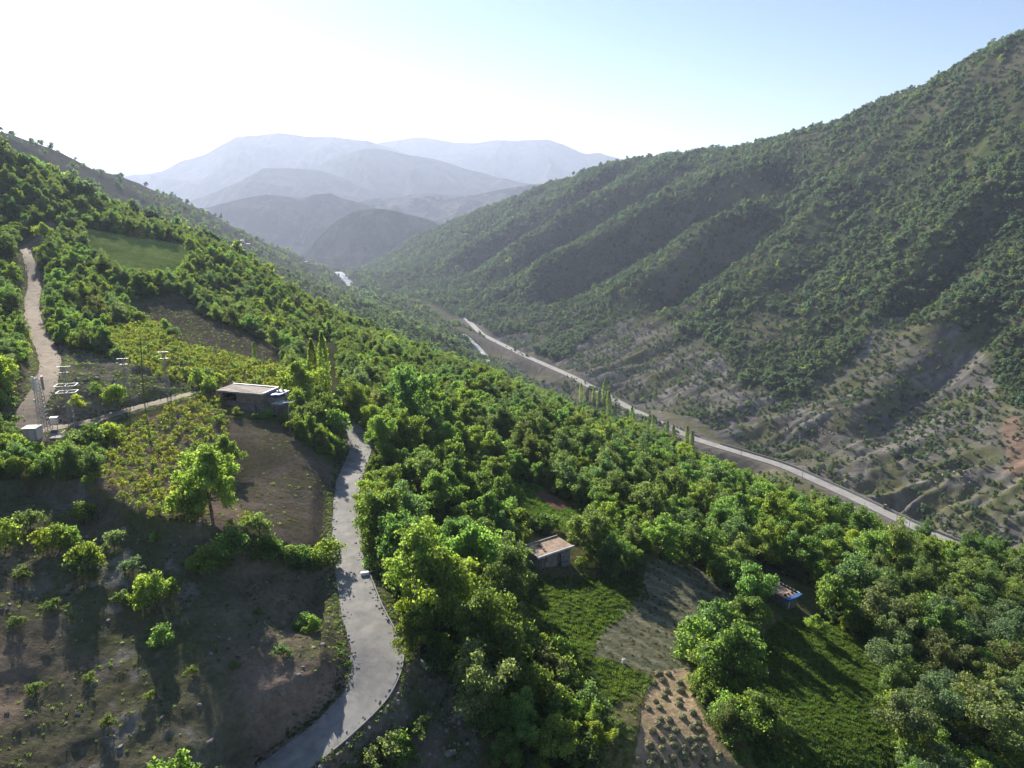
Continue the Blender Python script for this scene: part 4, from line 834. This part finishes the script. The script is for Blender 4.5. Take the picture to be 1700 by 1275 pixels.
# --- long flat-roofed hut above the dark field
ctr, rz, L_, W_, zb = roof_frame([(385,638),(364,647),(441,653),(457,644.5)], (425,688), 4.2); W_ = max(W_, 5.2); h = 4.2
hut = root('stone_hut', (ctr[0], ctr[1], zb), rz, 'long stone hut with flat earth roof and blue tarp at its right end', 'hut')
x0, x1, y0 = -L_/2+.25, L_/2-.25, -W_/2+.35
part('wall', [box(((x0+x1)/2, -y0, h/2-.7), (x1-x0, .4, h+1.2)), box((x0, 0, h/2-.7), (.4, W_-1.1, h+1.2)), box((x1, 0, h/2-.7), (.4, W_-1.1, h+1.2)),
              box(((x1+x0)/2+L_*.19, y0, h*.72), ((x1-x0)*.62, .4, h*.5)), box((x0+.35, y0, h*.72), (.7, .4, h*.5)), box(((x0+x1)/2, y0, h*.47-.05), (x1-x0, .5, .25))], 'mud', hut)
part('lower_wall', [box((x0+L_*.16, y0+.1, h*.2-.6), (L_*.3, .5, h*.45+1.2)), box((.6, y0-.25, h*.2-.6), (L_*.5, .7, h*.42+1.2)), box((x1-L_*.08, y0+.1, h*.2-.6), (L_*.16, .5, h*.45+1.2))], 'stone', hut)
part('ledge', [box((.6, y0-.35, h*.2+h*.21+.06), (L_*.52, 1.0, .12))], 'mud', hut)
rf = part('roof', [slab(L_, W_, .32, h, 20, 9, .09, 4, .25)], 'roof_grey', hut)
part('roof_edge', [box((0, W_/2+.1, h+.10), (L_+.3, .3, .16))], 'white_sheet', rf); part('roof_edge', [box((L_/2+.05, 0, h+.10), (.35, W_+.1, .18))], 'white_sheet', rf)
for i in range(10): part('roof_beam', [bar((x0+.4+i*(x1-x0-.8)/9, -W_/2-.32, h-.42), (x0+.4+i*(x1-x0-.8)/9, -W_/2+.9, h-.42), .09, 6)], 'wood', hut)
part('plank', [box((x0+L_*.14, y0-.5, h*.62), (2.6, .08, .22), .35)], 'wood', hut)
part('porch_shade_panel', [box((x0+L_*.16, y0+1.6, h*.7), (L_*.26, .2, h*.5))], 'dark', hut)  # near-black panel standing in for the shade inside the porch
an = part('annex', [box((L_/2+1.3, .4, h/2-.9), (2.6, W_*.62, h-.3))], 'stone', hut)
part('tarp', [slab(3.0, W_*.78, .25, h-.38, 10, 8, .22, 9)], 'blue', an).location = (L_/2+1.45, .5, 0)
part('pale_sheet', [slab(1.6, 1.5, .1, h-.18, 6, 6, .16, 12)], 'white_sheet', an).location = (L_/2+1.6, 1.5, 0)
ls = part('lean_to_roof', [slab(2.4, 2.6, .12, h-1.8, 6, 6, .1, 13)], 'tin', an); ls.location = (L_/2+3.2, -1.6, 0)
for px_, py_ in ((L_/2+4.2, -2.7), (L_/2+2.3, -2.7), (L_/2+4.2, -.5)): part('post', [bar((px_, py_, -1.2), (px_, py_, h-1.9), .08, 6)], 'wood', an)
for i in range(4): part('stone_weight', [box((L_/2+.6+i*.55, 1.7-.5*(i % 2), h-.1+.05), (.34, .3, .22), i*.7, .7)], 'stone', an)
# --- house with tan roof among the trees
ctr, rz, L_, W_, zb = roof_frame([(873,908),(890,926),(948,908),(927,889)], (893,950), 2.5); h = 2.5
ho = root('stone_house', (ctr[0], ctr[1], zb), rz, 'square stone house with a tan earth roof and stovepipe among the trees', 'house')
x0, x1, y0 = -L_/2+.3, L_/2-.3, -W_/2+.4; dx = .9
part('wall', [box(((x0+x1)/2, -y0, h/2-.8), (x1-x0, .4, h+1.0)), box((x0, 0, h/2-.8), (.4, W_-1.2, h+1.0)), box((x1, 0, h/2-.8), (.4, W_-1.2, h+1.0)), box(((x0+dx-.45)/2, y0, h/2-.8), (dx-.45-x0, .4, h+1.0)), box(((x1+dx+.45)/2, y0, h/2-.8), (x1-dx-.45, .4, h+1.0)), box((dx, y0, h-.52), (.9, .38, .36))], 'stone', ho)
dr = part('door', [box((dx, y0+.08, .62), (.88, .08, 2.0))], 'wood', ho); part('handle', [box((dx+.3, y0+.02, .7), (.08, .06, .16))], 'steel', dr)
part('shutter', [box((x0+1.5, y0-.23, h*.55), (.6, .06, .7))], 'wood', ho)
rf = part('roof', [slab(L_, W_, .30, h, 16, 12, .08, 21, .2)], 'roof_earth', ho)
part('roof_edge', [box((0, -W_/2-.12, h+.02), (L_+.5, .24, .28))], 'tin', rf); part('roof_edge', [box((0, W_/2+.1, h+.1), (L_+.3, .22, .2))], 'concrete', rf); part('roof_edge', [box((-L_/2-.1, 0, h+.08), (.25, W_-.2, .24))], 'concrete', rf)
part('stovepipe', [bar((-1.2, .9, h-.2), (-1.2, .9, h+1.0), .11, 8), box((-1.2, .9, h+1.05), (.42, .42, .08)), box((-1.2, .9, h+.12), (.6, .6, .3), .2, .8)], 'wood', rf)
for i in range(8): part('roof_beam', [bar((x0+.3+i*(x1-x0-.6)/7, -W_/2-.36, h-.4), (x0+.3+i*(x1-x0-.6)/7, -W_/2+.8, h-.4), .08, 6)], 'wood', ho)
for a, b_ in ((-L_/2+.3, -W_/2-.5), (-L_/2+.9, -W_/2-.7)): part('prop_post', [bar((a-.3, b_-.5, -1.2), (a, b_+.3, h-.35), .09, 6)], 'wood', ho)
for i in range(9): part('stone_pile', [box((1.2+.35*(i % 5)-.1*(i//5), y0-.75-.2*(i % 2), -.25+.3*(i//5)), (.5, .45, .36), i*.8, .75)], 'rock', ho)
# --- small hut with blue tarp
ctr, rz, L_, W_, zb = roof_frame([(1272,976),(1311,993),(1327,987),(1291,968)], (1312,1012), 2.4); h = 2.4
L_, W_ = max(L_, W_), max(min(L_, W_), 3.2); c4 = [at_z(u, v, zb+h) for u, v in ((1291,968), (1327,987))]; rz = math.atan2(c4[1][1]-c4[0][1], c4[1][0]-c4[0][0])
hs = root('small_hut', (ctr[0], ctr[1], zb), rz, 'small square hut with tan roof and blue tarp hanging at one end, under trees', 'hut')
part('wall', [box((0, W_/2-.4, h/2-.8), (L_-.6, .4, h+1.0)), box((0, -W_/2+.4, h/2-.8), (L_-.6, .4, h+1.0)), box((-L_/2+.4, 0, h/2-.8), (.4, W_-1.2, h+1.0)), box((L_/2-.4, 0, h/2-.8), (.4, W_-1.2, h+1.0))], 'stone', hs)
rf = part('roof', [slab(L_, W_, .28, h, 14, 10, .06, 31, .15)], 'roof_earth', hs)
part('roof_edge', [box((0, W_/2+.08, h+.08), (L_-.1, .2, .2))], 'white_sheet', rf)
part('tarp', [slab(.7, W_+.45, .4, h+.08, 8, 10, .10, 33)], 'blue', hs).location = (L_/2+.05, 0, 0)
for i in range(5): part('tyre', [box((-L_/2+.7+i*(L_-1.6)/4, W_/2-.12, h+.26), (.5, .34, .22), .3*i, .8)], 'black', rf)
for i in range(3): part('tyre', [box((L_/2-.95, -W_/2+.5+i*.9, h+.16), (.34, .34, .2), .5*i, .8)], 'black', rf)
part('drain_pipe', [bar((L_/2+.1, -W_/2+.3, h-.6), (L_/2+.35, -W_/2-.1, .9), .07, 6)], 'white_paint', hs)

# --- telecom mast, cabinets and power pylons by the dirt road
def lattice(H_, w0, w1, n=10):
    legs, brace = [], []
    cs = ((-1, -1), (1, -1), (1, 1), (-1, 1))
    for a, b_ in cs: legs.append([bar((a*w0/2, b_*w0/2, -.6), (a*w1/2, b_*w1/2, H_), .04, 4)])
    for i in range(n):
        z0, z1 = H_*i/n, H_*(i+1)/n; wa, wb = w0+(w1-w0)*i/n, w0+(w1-w0)*(i+1)/n
        for j in range(4):
            a, b_ = cs[j], cs[(j+1) % 4]; p0 = (a[0]*wa/2, a[1]*wa/2, z0); p1 = (b_[0]*wb/2, b_[1]*wb/2, z1)
            brace += [bar(p0, p1, .02, 3), bar((b_[0]*wa/2, b_[1]*wa/2, z0), (a[0]*wb/2, a[1]*wb/2, z1), .02, 3), bar((a[0]*wb/2, a[1]*wb/2, z1), p1, .022, 3)]
    return legs, brace
def tower(name, u, v, hpx, w0, w1, n, label, cat, group=None):
    p = at(u, v, rmax=300); d = float(proj(*p)[2]); H_ = hpx*d/FPX/math.cos(R(18)); o = root(name, p, .25, label, cat, group)
    legs, brace = lattice(H_, w0, w1, n)
    for l in legs: part('leg', l, 'steel', o)
    part('bracing', brace, 'steel', o)['kind'] = 'stuff'
    return o, H_, p
mast, H_, pm = tower('telecom_mast', 76, 719, 88, 1.5, .9, 14, 'lattice telecom mast with tall panel antennas beside the white cabin', 'mast')
for a in range(3): part('panel_antenna', [box((math.cos(a*2.1+.6)*.85, math.sin(a*2.1+.6)*.85, H_-.9), (.32, .22, 2.6), a*2.1+.6)], 'white_paint' if a else 'steel', mast)
part('ladder', [bar((.3, -.8, 0), (.3, -.55, H_-.5), .03), bar((.65, -.8, 0), (.65, -.55, H_-.5), .03)], 'steel', mast)
part('dish', [box((-.7, -.5, H_*.62), (.5, .25, .5), .4, .6)], 'white_paint', mast)
def crossarm(o, z, w, ins=3):
    a = part('cross_arm', [box((0, 0, z), (w, .09, .09))], 'steel', o)
    for i in range(ins): part('insulator', [bar((-w/2+.1+i*(w-.2)/(ins-1), 0, z+.05), (-w/2+.1+i*(w-.2)/(ins-1), 0, z+.3), .045, 6)], 'steel', a)
def frame(o, z, w, dp):
    part('equipment_frame', [box((0, -dp/2, z), (w, .12, .14)), box((0, dp/2, z), (w, .12, .14)), box((-w/2, 0, z), (.12, dp-.14, .12)), box((w/2, 0, z), (.12, dp-.14, .12)), box((0, 0, z), (.1, dp-.14, .1))], 'white_sheet', o)
py1, H1_, pp1 = tower('power_pylon', 121, 709, 98, 1.1, .4, 11, 'nearest lattice power pylon with square equipment frames beside the mast', 'pylon', 'power pylons')
crossarm(py1, H1_, 2.6); crossarm(py1, H1_-1.1, 1.7); frame(py1, H1_*.70, 3.4, 2.2); frame(py1, H1_*.59, 3.2, 2.0)
py2, H2_, pp2 = tower('power_pylon', 212, 655, 58, .9, .35, 8, 'middle lattice power pylon on the rocky mound', 'pylon', 'power pylons'); crossarm(py2, H2_, 2.4); crossarm(py2, H2_-1.2, 1.6)
py3, H3_, pp3 = tower('power_pylon', 279, 648, 62, .8, .35, 8, 'farthest lattice power pylon, at the foot of the upper vineyard', 'pylon', 'power pylons'); crossarm(py3, H3_, 2.2); crossarm(py3, H3_-1.4, 1.8)
for o, w in ((py2, 5), (py3, 5)): pass
p = at(238, 652, rmax=300); o = root('utility_pole', p, 0, 'thin wooden pole leaning right in front of the upper vineyard', 'pole'); part('shaft', [tube((0, 0, -.5), (.9, 0, 11.5), .13, .09, 7)], 'wood', o); part('cross_arm', [box((.88, 0, 11.2), (1.2, .1, .1))], 'wood', o)
p = at(482, 716, rmax=300); d = float(proj(*p)[2]); Hp = 47*d/FPX/.93
o = root('utility_pole', p, .15, 'steel utility pole with pale crossarm in front of the long flat-roofed hut', 'pole'); part('shaft', [tube((0, 0, -.5), (0, 0, Hp), .14, .08, 8)], 'steel', o)
a = part('cross_arm', [box((0, 0, Hp-.1), (1.9, .12, .14), .25)], 'white_sheet', o)
for i in (-1, 0, 1): part('insulator', [bar((i*.85*math.cos(.25), i*.85*math.sin(.25), Hp), (i*.85*math.cos(.25), i*.85*math.sin(.25), Hp+.4), .07, 6)], 'white_paint', a)
pU = np.array([p[0], p[1], p[2]+Hp+.3])
p = at(56, 728, rmax=300); o = root('equipment_cabin', p, .12, 'white box-shaped equipment cabin at the foot of the telecom mast', 'cabin')
part('body', [box((0, 0, .85), (2.3, 2.0, 2.5))], 'cream', o); part('roof', [box((0, 0, 2.16), (2.5, 2.2, .14))], 'white_paint', o); part('door', [box((.3, -1.02, .9), (.8, .05, 1.9))], 'white_paint', o)
p = at(92, 712, rmax=300); o = root('switch_cabinet', p, .2, 'pale grey metal switch cabinet raised on legs near the nearest pylon', 'cabinet')
part('body', [box((0, 0, 1.6), (1.1, .8, 1.2))], 'white_sheet', o); part('roof', [box((0, 0, 2.26), (1.3, 1.0, .1))], 'white_paint', o)
for a in (-.4, .4): part('leg', [bar((a, 0, -.4), (a, 0, 1.0), .06)], 'steel', o)
p = at(92, 728, rmax=300); o = root('sign_board', p, .1, 'small blue sign board on a post beside the mast', 'sign'); part('post', [bar((0, 0, -.3), (0, 0, 1.2), .04)], 'steel', o); part('board', [box((0, -.06, 1.35), (.75, .05, .7))], 'sign_blue', o)
p = at(97, 728, rmax=300); o = root('concrete_pad', p, .1, 'pale concrete slab with a low white railing beside the mast', 'slab'); part('base', [box((0, 0, .1), (2.4, 1.5, .5))], 'concrete', o)
for i in range(4): part('railing_bar', [box((1.0, -.6+i*.4, .8), (.06, .06, 1.0)), box((1.0, -.6+i*.4, 1.25), (.08, .42, .08))], 'white_paint', o)
def wire(name, a, b_, sag, label, group, r=.022):
    a, b_ = np.array(a), np.array(b_); t = np.linspace(0, 1, 25)[:, None]; P_ = a+(b_-a)*t; P_[:, 2] -= sag*4*t[:, 0]*(1-t[:, 0])
    v_, f_ = cat_([tube(P_[i], P_[i+1], r, r, 4) for i in range(24)]); o = link(name, mesh_np(name, v_, f_, M['wire'])); prop(o, label, 'cable', group)
t1, t2, t3 = [np.array([q[0], q[1], q[2]+hh_+.35]) for q, hh_ in ((pp1, H1_), (pp2, H2_), (pp3, H3_))]
for i, nm in enumerate(('upper', 'middle', 'lower')):
    off = np.array([(i-1)*.95, 0, 0]); A_ = np.array(pt(-60, 402+i*9, 200+i*3))
    wire('power_cable', A_, t2+off, 2.0, f'{nm} of the three power cables crossing the dirt road to the middle pylon', 'power cables')
    wire('power_cable', t2+off, t3+off*.9, .8, f'{nm} power cable between the middle and farthest pylon', 'power cables')
    wire('power_cable', t1+off, t2+off, .8, f'{nm} power cable between the nearest and middle pylon', 'power cables')
    wire('power_cable', t3+off*.9, pU+off*.8, 2.0, f'{nm} power cable from the farthest pylon to the pole by the long hut', 'power cables')
for i, (u, v) in enumerate([(160,690),(181,684),(200,679),(222,672),(244,666),(266,661),(290,655)]):
    p = at(u, v, rmax=300); o = link('fence_post', None, None, p); prop(o, f'{["first","second","third","fourth","fifth","sixth","seventh"][i]} thin fence post from the mast along the light path', 'post', 'fence posts along the path')
    part('stake', [tube((0, 0, -.3), (.05, 0, 1.3), .06, .05, 6)], 'wood', o); part('cap', [box((.05, 0, 1.33), (.15, .15, .08), .4, .6)], 'wood', o)

# --- kerb of the village road, concrete block
P = ROADS['village_road']['line']; n = len(P); tg = np.gradient(P[:, :2], axis=0); tg /= np.linalg.norm(tg, axis=1)[:, None]; nr = np.stack([tg[:, 1], -tg[:, 0]], 1)
lu, lv, ld = proj(P[:, 0], P[:, 1], P[:, 2]); sel = [i for i in range(n) if 955 < lv[i] < 1230]
kb = root('kerb_wall', (P[sel[0], 0], P[sel[0], 1], P[sel[0], 2]), 0, 'thin pale kerb wall along the outer edge of the road bend', 'kerb')
for a, b_ in zip(sel[:-1], sel[1:]):
    q0, q1 = [P[i, :3]+np.append(nr[i]*(P[i, 3]/2+.12), 0)-P[sel[0], :3] for i in (a, b_)]; mdl = (q0+q1)/2; dlt = q1-q0
    part('kerb_stone', [seg(q0, q1, .14, -.3, .14)], 'concrete', kb)
p = at(602, 955, rmax=200); o = root('culvert_block', p+np.array([.3, 0, .25]), .3, 'white concrete culvert block at the right road edge above the bend', 'block'); part('headwall', [box((0, 0, 0), (1.15, .5, .55))], 'white_paint', o); part('pipe', [bar((.5, .1, .05), (3.4, .9, .1), .09, 8)], 'white_sheet', o)
# --- valley road: parapet, poles
P = ROADS['valley_road']['line']; n = len(P); tg = np.gradient(P[:, :2], axis=0); tg /= np.linalg.norm(tg, axis=1)[:, None]; nr = np.stack([tg[:, 1], -tg[:, 0]], 1)
lu, lv, ld = proj(P[:, 0], P[:, 1], P[:, 2]); sgn = 1 if (nr[n//2]@np.array(VN)) > 0 else -1; sel = [i for i in range(n) if 1185 < lu[i] < 1725]
pw = root('parapet_wall', tuple(P[sel[0], :3]), 0, 'long grey parapet wall along the uphill side of the valley road', 'wall')
for a, b_ in zip(sel[:-1], sel[1:]):
    q0, q1 = [P[i, :3]+np.append(nr[i]*sgn*(P[i, 3]/2+.7), 0)-P[sel[0], :3] for i in (a, b_)]; mdl = (q0+q1)/2; dlt = q1-q0
    part('panel', [seg(q0, q1, .45, -.8, 1.5)], 'concrete', pw)
def roadpt(u, off):
    i = int(np.argmin(np.abs(lu-u))); return np.append(P[i, :2]+nr[i]*off, P[i, 2])
for u, lb in ((1235, 'nearest to the poplars'), (1340, 'where the rock spur meets the road'), (1500, 'just right of the dark gate pillar'), (1522, 'second right of the dark gate pillar'), (1610, 'nearest to the right end of the parapet'), (1150, 'behind the riverside poplars'), (1090, 'left of the parapet wall start'), (900, 'beside the far stretch of the valley road')):
    q = roadpt(u, -sgn*5.6); o = root('utility_pole', q, 0, f'thin valley road pole, {lb}', 'pole', 'poles along the valley road'); part('shaft', [tube((0, 0, -1), (0, 0, 8.5), .16, .10, 6)], 'wood', o); part('cross_arm', [box((0, 0, 8.1), (1.4, .14, .14))], 'wood', o)
q = roadpt(1459, sgn*4.2); o = root('gate_pillar', q, .5, 'dark square pillar standing at the parapet of the valley road', 'pillar'); part('shaft', [box((0, 0, 1.3), (1.2, 1.2, 3.4))], 'wood', o); part('cap', [box((0, 0, 3.1), (1.5, 1.5, .22))], 'stone', o)
p = at(1588, 122, rmin=700); o = root('hilltop_mast', p, 0, 'tiny mast standing on the skyline of the right hill', 'mast'); part('shaft', [tube((0, 0, -1), (0, 0, 11), .35, .2, 6)], 'steel', o); part('hut', [box((2.5, 0, 1.2), (4, 3, 3.4))], 'stone', o)

# --- hay heaps
def heap_mesh(seed):
    rg = np.random.default_rng(seed); k, rings = 14, 6; V_, F_ = [], []
    for j in range(rings):
        t = j/(rings-1); rad = .52*math.cos(t*math.pi/2)**.7+.01; z = .56*math.sin(t*math.pi/2)-.08
        for i in range(k):
            a = i*2*math.pi/k; w = 1+.18*rg.normal()*(1-t); V_.append((math.cos(a)*rad*w, math.sin(a)*rad*w, z+.035*rg.normal()))
    for j in range(rings-1):
        for i in range(k): F_.append((j*k+i, j*k+(i+1) % k, (j+1)*k+(i+1) % k, (j+1)*k+i))
    return mesh_np('mound', np.array(V_), np.array(F_), M['hay'])
def straw_mesh(seed):
    rg = np.random.default_rng(seed); n_ = 90; a = rg.random(n_)*6.283; t = rg.random(n_)*1.3; P_ = np.column_stack([np.cos(a)*.54*np.cos(t), np.sin(a)*.54*np.cos(t), .56*np.sin(t)-.03])
    Nm = P_/np.linalg.norm(P_, axis=1)[:, None]+rg.normal(size=(n_, 3))*.7; Nm /= np.linalg.norm(Nm, axis=1)[:, None]; v_, f_ = leaves(P_, Nm, .13, rg, .22); return mesh_np('straw', v_, f_, M['leaf_dry'], tint=rg.random(n_))
HM = [(heap_mesh(i), straw_mesh(i+9)) for i in range(4)]
for zx, zy in [(678,890),(692,918),(718,893),(765,928),(768,962),(762,995),(710,960),(655,930),(700,985),(760,1018),(632,1032),(680,1030),(665,1005),(683,1078),(720,1080),(775,1070),(818,1053),(675,1098),(712,1112),(652,1128),(750,1125),(815,1112),(838,1098),(842,1120),(690,1160),(732,1155),(802,1160),(830,1155),(858,1155),(692,1195),(740,1185),(825,1190),(868,1195),(660,1220),(675,1245),(735,1238),(818,1228),(865,1238),(925,1222),(920,1250),(588,1248),(700,1262),(740,1265),(860,1265),(640,1180),(775,1225),(785,1195),(640,1262),(790,1258)]:
    u, v = 820+zx/2.476, 760+zy/2.476; p = at(u, v, rmax=200); hm_ = HM[random.randrange(4)]
    o = root('hay_heap', p, random.random()*6, None, 'hay heap', 'hay heaps in the mown field'); s = random.uniform(.75, 1.1); o.scale = (s, s, s*random.uniform(.85, 1.15))
    link('mound', hm_[0], o); link('straw', hm_[1], o)['kind'] = 'stuff'; PEND.append((o, 'heap', 'pale', u, v, 80))
p = at(1035, 1101, rmax=200); o = root('sack', p, .4, 'small white sack standing at the lower edge of the mown hay field', 'sack'); part('bag', [box((0, 0, .3), (.55, .4, .7), 0, .75)], 'white_paint', o); part('tied_neck', [box((.02, 0, .7), (.2, .16, .2), .3, .7)], 'white_sheet', o)
# --- rocks
def rock_mesh(seed):
    import bmesh
    bm = bmesh.new(); bmesh.ops.create_icosphere(bm, subdivisions=2, radius=.5); rg = np.random.default_rng(seed); ax = rg.uniform(.7, 1.3, 3)*np.array([1.2, 1, .75]); pl = rg.normal(size=(7, 3)); pl /= np.linalg.norm(pl, axis=1)[:, None]
    for v_ in bm.verts:
        q = np.array(v_.co)*ax
        for n_ in pl:
            d_ = q@n_-.36
            if d_ > 0: q -= n_*d_
        v_.co = q+rg.normal(size=3)*.012
    me_ = bpy.data.meshes.new('rock'); bm.to_mesh(me_); bm.free(); me_.materials.append(M['rock']); return me_
RK = [rock_mesh(i) for i in range(6)]
rk_list = [(205,878,1.1),(228,926,.7),(330,870,.9),(250,890,.6),(197,935,.8),(215,930,.6),(775,1182,2.6),(735,1090,1.4),(722,1082,1.0),(700,1100,1.2),(712,1130,1.0),(660,1165,.7),(668,1175,.6),(675,1190,.8),(650,1190,.5),(790,1210,1.0),(745,1250,1.0),(640,1180,.6),(560,955,.6),(535,1070,.7),(470,1035,.9),(440,1045,.6),(520,1075,.6),
           (300,890,.5),(290,905,.6),(285,920,.5),(310,930,.5),(160,895,.6),(175,890,.5),(145,890,.7),(120,885,.6),(230,895,.5),(380,1060,.6),(350,1085,.7),(420,1075,.8),(405,1095,.6),(300,1010,.5),(180,1030,.5),(130,640,1.0),(145,630,.9),(160,628,1.1),(175,640,.8),(190,632,1.0),(150,655,.9),(135,665,.8),(120,655,1.1),(112,640,.9),(205,650,.8),
           (530,960,.5),(512,1000,.6),(495,1120,.6),(470,1150,.7),(420,1180,.6),(330,1170,.5),(270,1190,.6),(110,1200,.5),(350,1230,.7),(200,1240,.6)]
for u, v, s in rk_list:
    p = at(u, v, rmax=220); o = link('rock', RK[random.randrange(6)], None, p-np.array([0, 0, s*.12]), (random.gauss(0, .2), random.gauss(0, .2), random.random()*6.28)); o.scale = (s, s, s)
    prop(o, None, 'rock', 'rocks on the open slopes'); PEND.append((o, 'rock', 'grey', u, v, s))
# --- houses of the far village
FARH = [(227,338,'low white-roofed house on the near ridge at the left','tin'),(334,347,'small white house on the skyline of the left slope','tin'),(345,352,'second small white house just below the skyline house','tin'),(391,373,'pale house halfway down the hazy left slope','tin'),(402,402,'larger white-roofed house among poplars at the left','tin'),(412,408,'small white house beside the larger white-roofed one','tin'),
        (427,379,'lone pale house high on the hazy slope','red_roof'),(470,432,'grey-roofed house low on the hazy slope','tin'),(508,437,'tiny pale house near the valley bend','tin'),(572,436,'bright tin-roofed house at the head of the river','tin'),(563,441,'small house left of the bright tin-roofed house','red_roof'),(567,456,'pale house beside the far river','tin')]
for u, v, lb, mt in FARH:
    p = at(u, v, rmin=330); d = float(proj(*p)[2]); s = 6.5*d/FPX*.85; s = min(max(s, 6), 14); o = root('village_house', p, random.uniform(-.5, .5), lb, 'house', 'houses of the far village')
    part('wall', [box((0, 0, s*.18), (s, s*.7, s*.62))], 'cream', o); part('roof', [box((0, 0, s*.49+.25), (s*1.1, s*.8, .5), 0, .9)], mt, o); part('window', [box((-s*.2, -s*.355, s*.25), (s*.16, .1, s*.16))], 'dark', o); part('window', [box((s*.2, -s*.355, s*.25), (s*.16, .1, s*.16))], 'dark', o); part('door', [box((0, -s*.355, s*.14), (s*.13, .1, s*.3))], 'wood', o)
# ------------------------------------------------------------------ labels that single each plant, heap and rock out
LAND = {'tree': [(905,905,'tan-roofed stone house'),(1298,980,'small tarped hut'),(425,650,'long flat-roofed hut'),(75,680,'telecom mast'),(352,790,'lone vineyard tree'),(530,615,'two tall poplars'),(635,1090,'road bend'),(1110,1200,'hay heaps'),(915,835,'brown garden plot'),(235,415,'bright green field'),(575,830,'straight road stretch'),(1640,920,'right end of the valley road'),(680,660,'large round tree behind the road'),(1030,822,'small grassy clearing'),(1380,1150,'dark lawn'),(1600,1100,'lower right corner thicket'),(1000,680,'riverside poplars'),(1120,1010,'mown hay field')],
        'hill': [(1360,745,'rock spur foot'),(1459,855,'gate pillar'),(1690,740,'orange scar'),(1530,595,'rock spur top'),(1640,915,'right end of the parapet'),(1200,735,'left end of the parapet'),(1150,440,'grassy spur'),(1080,640,'rilled slope'),(1600,640,'scree slope'),(1300,640,'bare slope')],
        'poplar': [(1000,680,'darkest riverside clump'),(1140,735,'left end of the parapet'),(1265,805,'grassy road verge'),(1435,885,'gate pillar'),(1540,938,'right end of the parapet')],
        'shrub': [(352,830,'lone vineyard tree'),(240,990,'shaded left bank'),(110,900,'terrace corner'),(480,930,'lower terrace edge'),(640,1180,'road bend'),(520,700,'steel utility pole'),(165,660,'rocky mound'),(915,1120,'dark grass field'),(1180,1080,'mown hay field'),(1240,1220,'hay heaps'),(150,1150,'bottom left slope'),(930,1240,'bottom centre thicket')],
        'vine': [(352,840,'lone vineyard tree'),(200,790,'left vineyard corner'),(350,680,'long flat-roofed hut'),(260,720,'light path'),(400,870,'lower terrace edge')],
        'heap': [(1100,1135,'neck of the field'),(1080,1250,'left field edge'),(1160,1240,'right field edge'),(1130,1190,'field centre')],
        'rock': [(210,900,'shaded left bank'),(740,1120,'slope below the road bend'),(150,645,'rocky mound'),(500,1080,'road cut'),(300,1100,'bottom left slope'),(660,1180,'kerb wall end')]}
ORD = 'first second third fourth fifth sixth seventh eighth ninth tenth eleventh twelfth thirteenth fourteenth fifteenth sixteenth seventeenth eighteenth nineteenth twentieth'.split()
TENS = {2: 'twenty', 3: 'thirty', 4: 'forty', 5: 'fifty', 6: 'sixty', 7: 'seventy', 8: 'eighty', 9: 'ninety'}
def ordn(i):
    if i < 20: return ORD[i]
    if i >= 99: return 'farthest' if i == 99 else f'{i+1}th'
    i += 1
    if i % 10 == 0: return TENS[i//10].replace('ty', 'tieth')
    return TENS[i//10]+'-'+ORD[i % 10-1]
NOUN = {'tree': 'leafy tree', 'hill': 'hillside oak', 'poplar': 'poplar', 'shrub': 'shrub', 'vine': 'vine bush', 'heap': 'hay heap', 'rock': 'rock'}
TAIL = {'tree': '', 'hill': '', 'poplar': '', 'shrub': '', 'vine': '', 'heap': ' on tan stubble', 'rock': ''}
sets = {}
for o, kind, tone, u, v, d in PEND:
    L_ = LAND[kind]; j = min(range(len(L_)), key=lambda k: (L_[k][0]-u)**2+(1.4*(L_[k][1]-v))**2); du, dv = u-L_[j][0], (v-L_[j][1])*1.4
    side = ('right of' if du > 0 else 'left of') if abs(du) > abs(dv) else ('below' if dv > 0 else 'above')
    sets.setdefault((kind, tone, j, side), []).append((du*du+dv*dv, o))
for (kind, tone, j, side), L_ in sets.items():
    L_.sort(key=lambda t: t[0])
    for i, (_, o) in enumerate(L_):
        o['label'] = f'{tone} {NOUN[kind]}{TAIL[kind]}, {ordn(i)} nearest {side} the {LAND[kind][j][2]}' if len(L_) > 1 else f'{tone} {NOUN[kind]}{TAIL[kind]} {side} the {LAND[kind][j][2]}'
# ------------------------------------------------------------------ haze
m, nt, ns, ln = newmat('valley_haze'); out = nd(ns, 'ShaderNodeOutputMaterial'); pv = nd(ns, 'ShaderNodeVolumePrincipled')
pv.inputs['Color'].default_value = (.63, .73, 1.0, 1); pv.inputs['Density'].default_value = 8e-5; pv.inputs['Anisotropy'].default_value = .34
ln.new(pv.outputs[0], out.inputs['Volume'])
hx0, hx1, hy0, hy1, hz0, hz1 = -16800, 16800, -9000, 16800, -420, 820
Vh = [(x, y, z) for x in (hx0, hx1) for y in (hy0, hy1) for z in (hz0, hz1)]
Fh = [(0, 1, 3, 2), (4, 6, 7, 5), (0, 4, 5, 1), (2, 3, 7, 6), (0, 2, 6, 4), (1, 5, 7, 3)]
me = bpy.data.meshes.new('haze'); me.from_pydata(Vh, [], Fh); me.update(); me.materials.append(m)
prop(link('haze', me), kind='stuff')
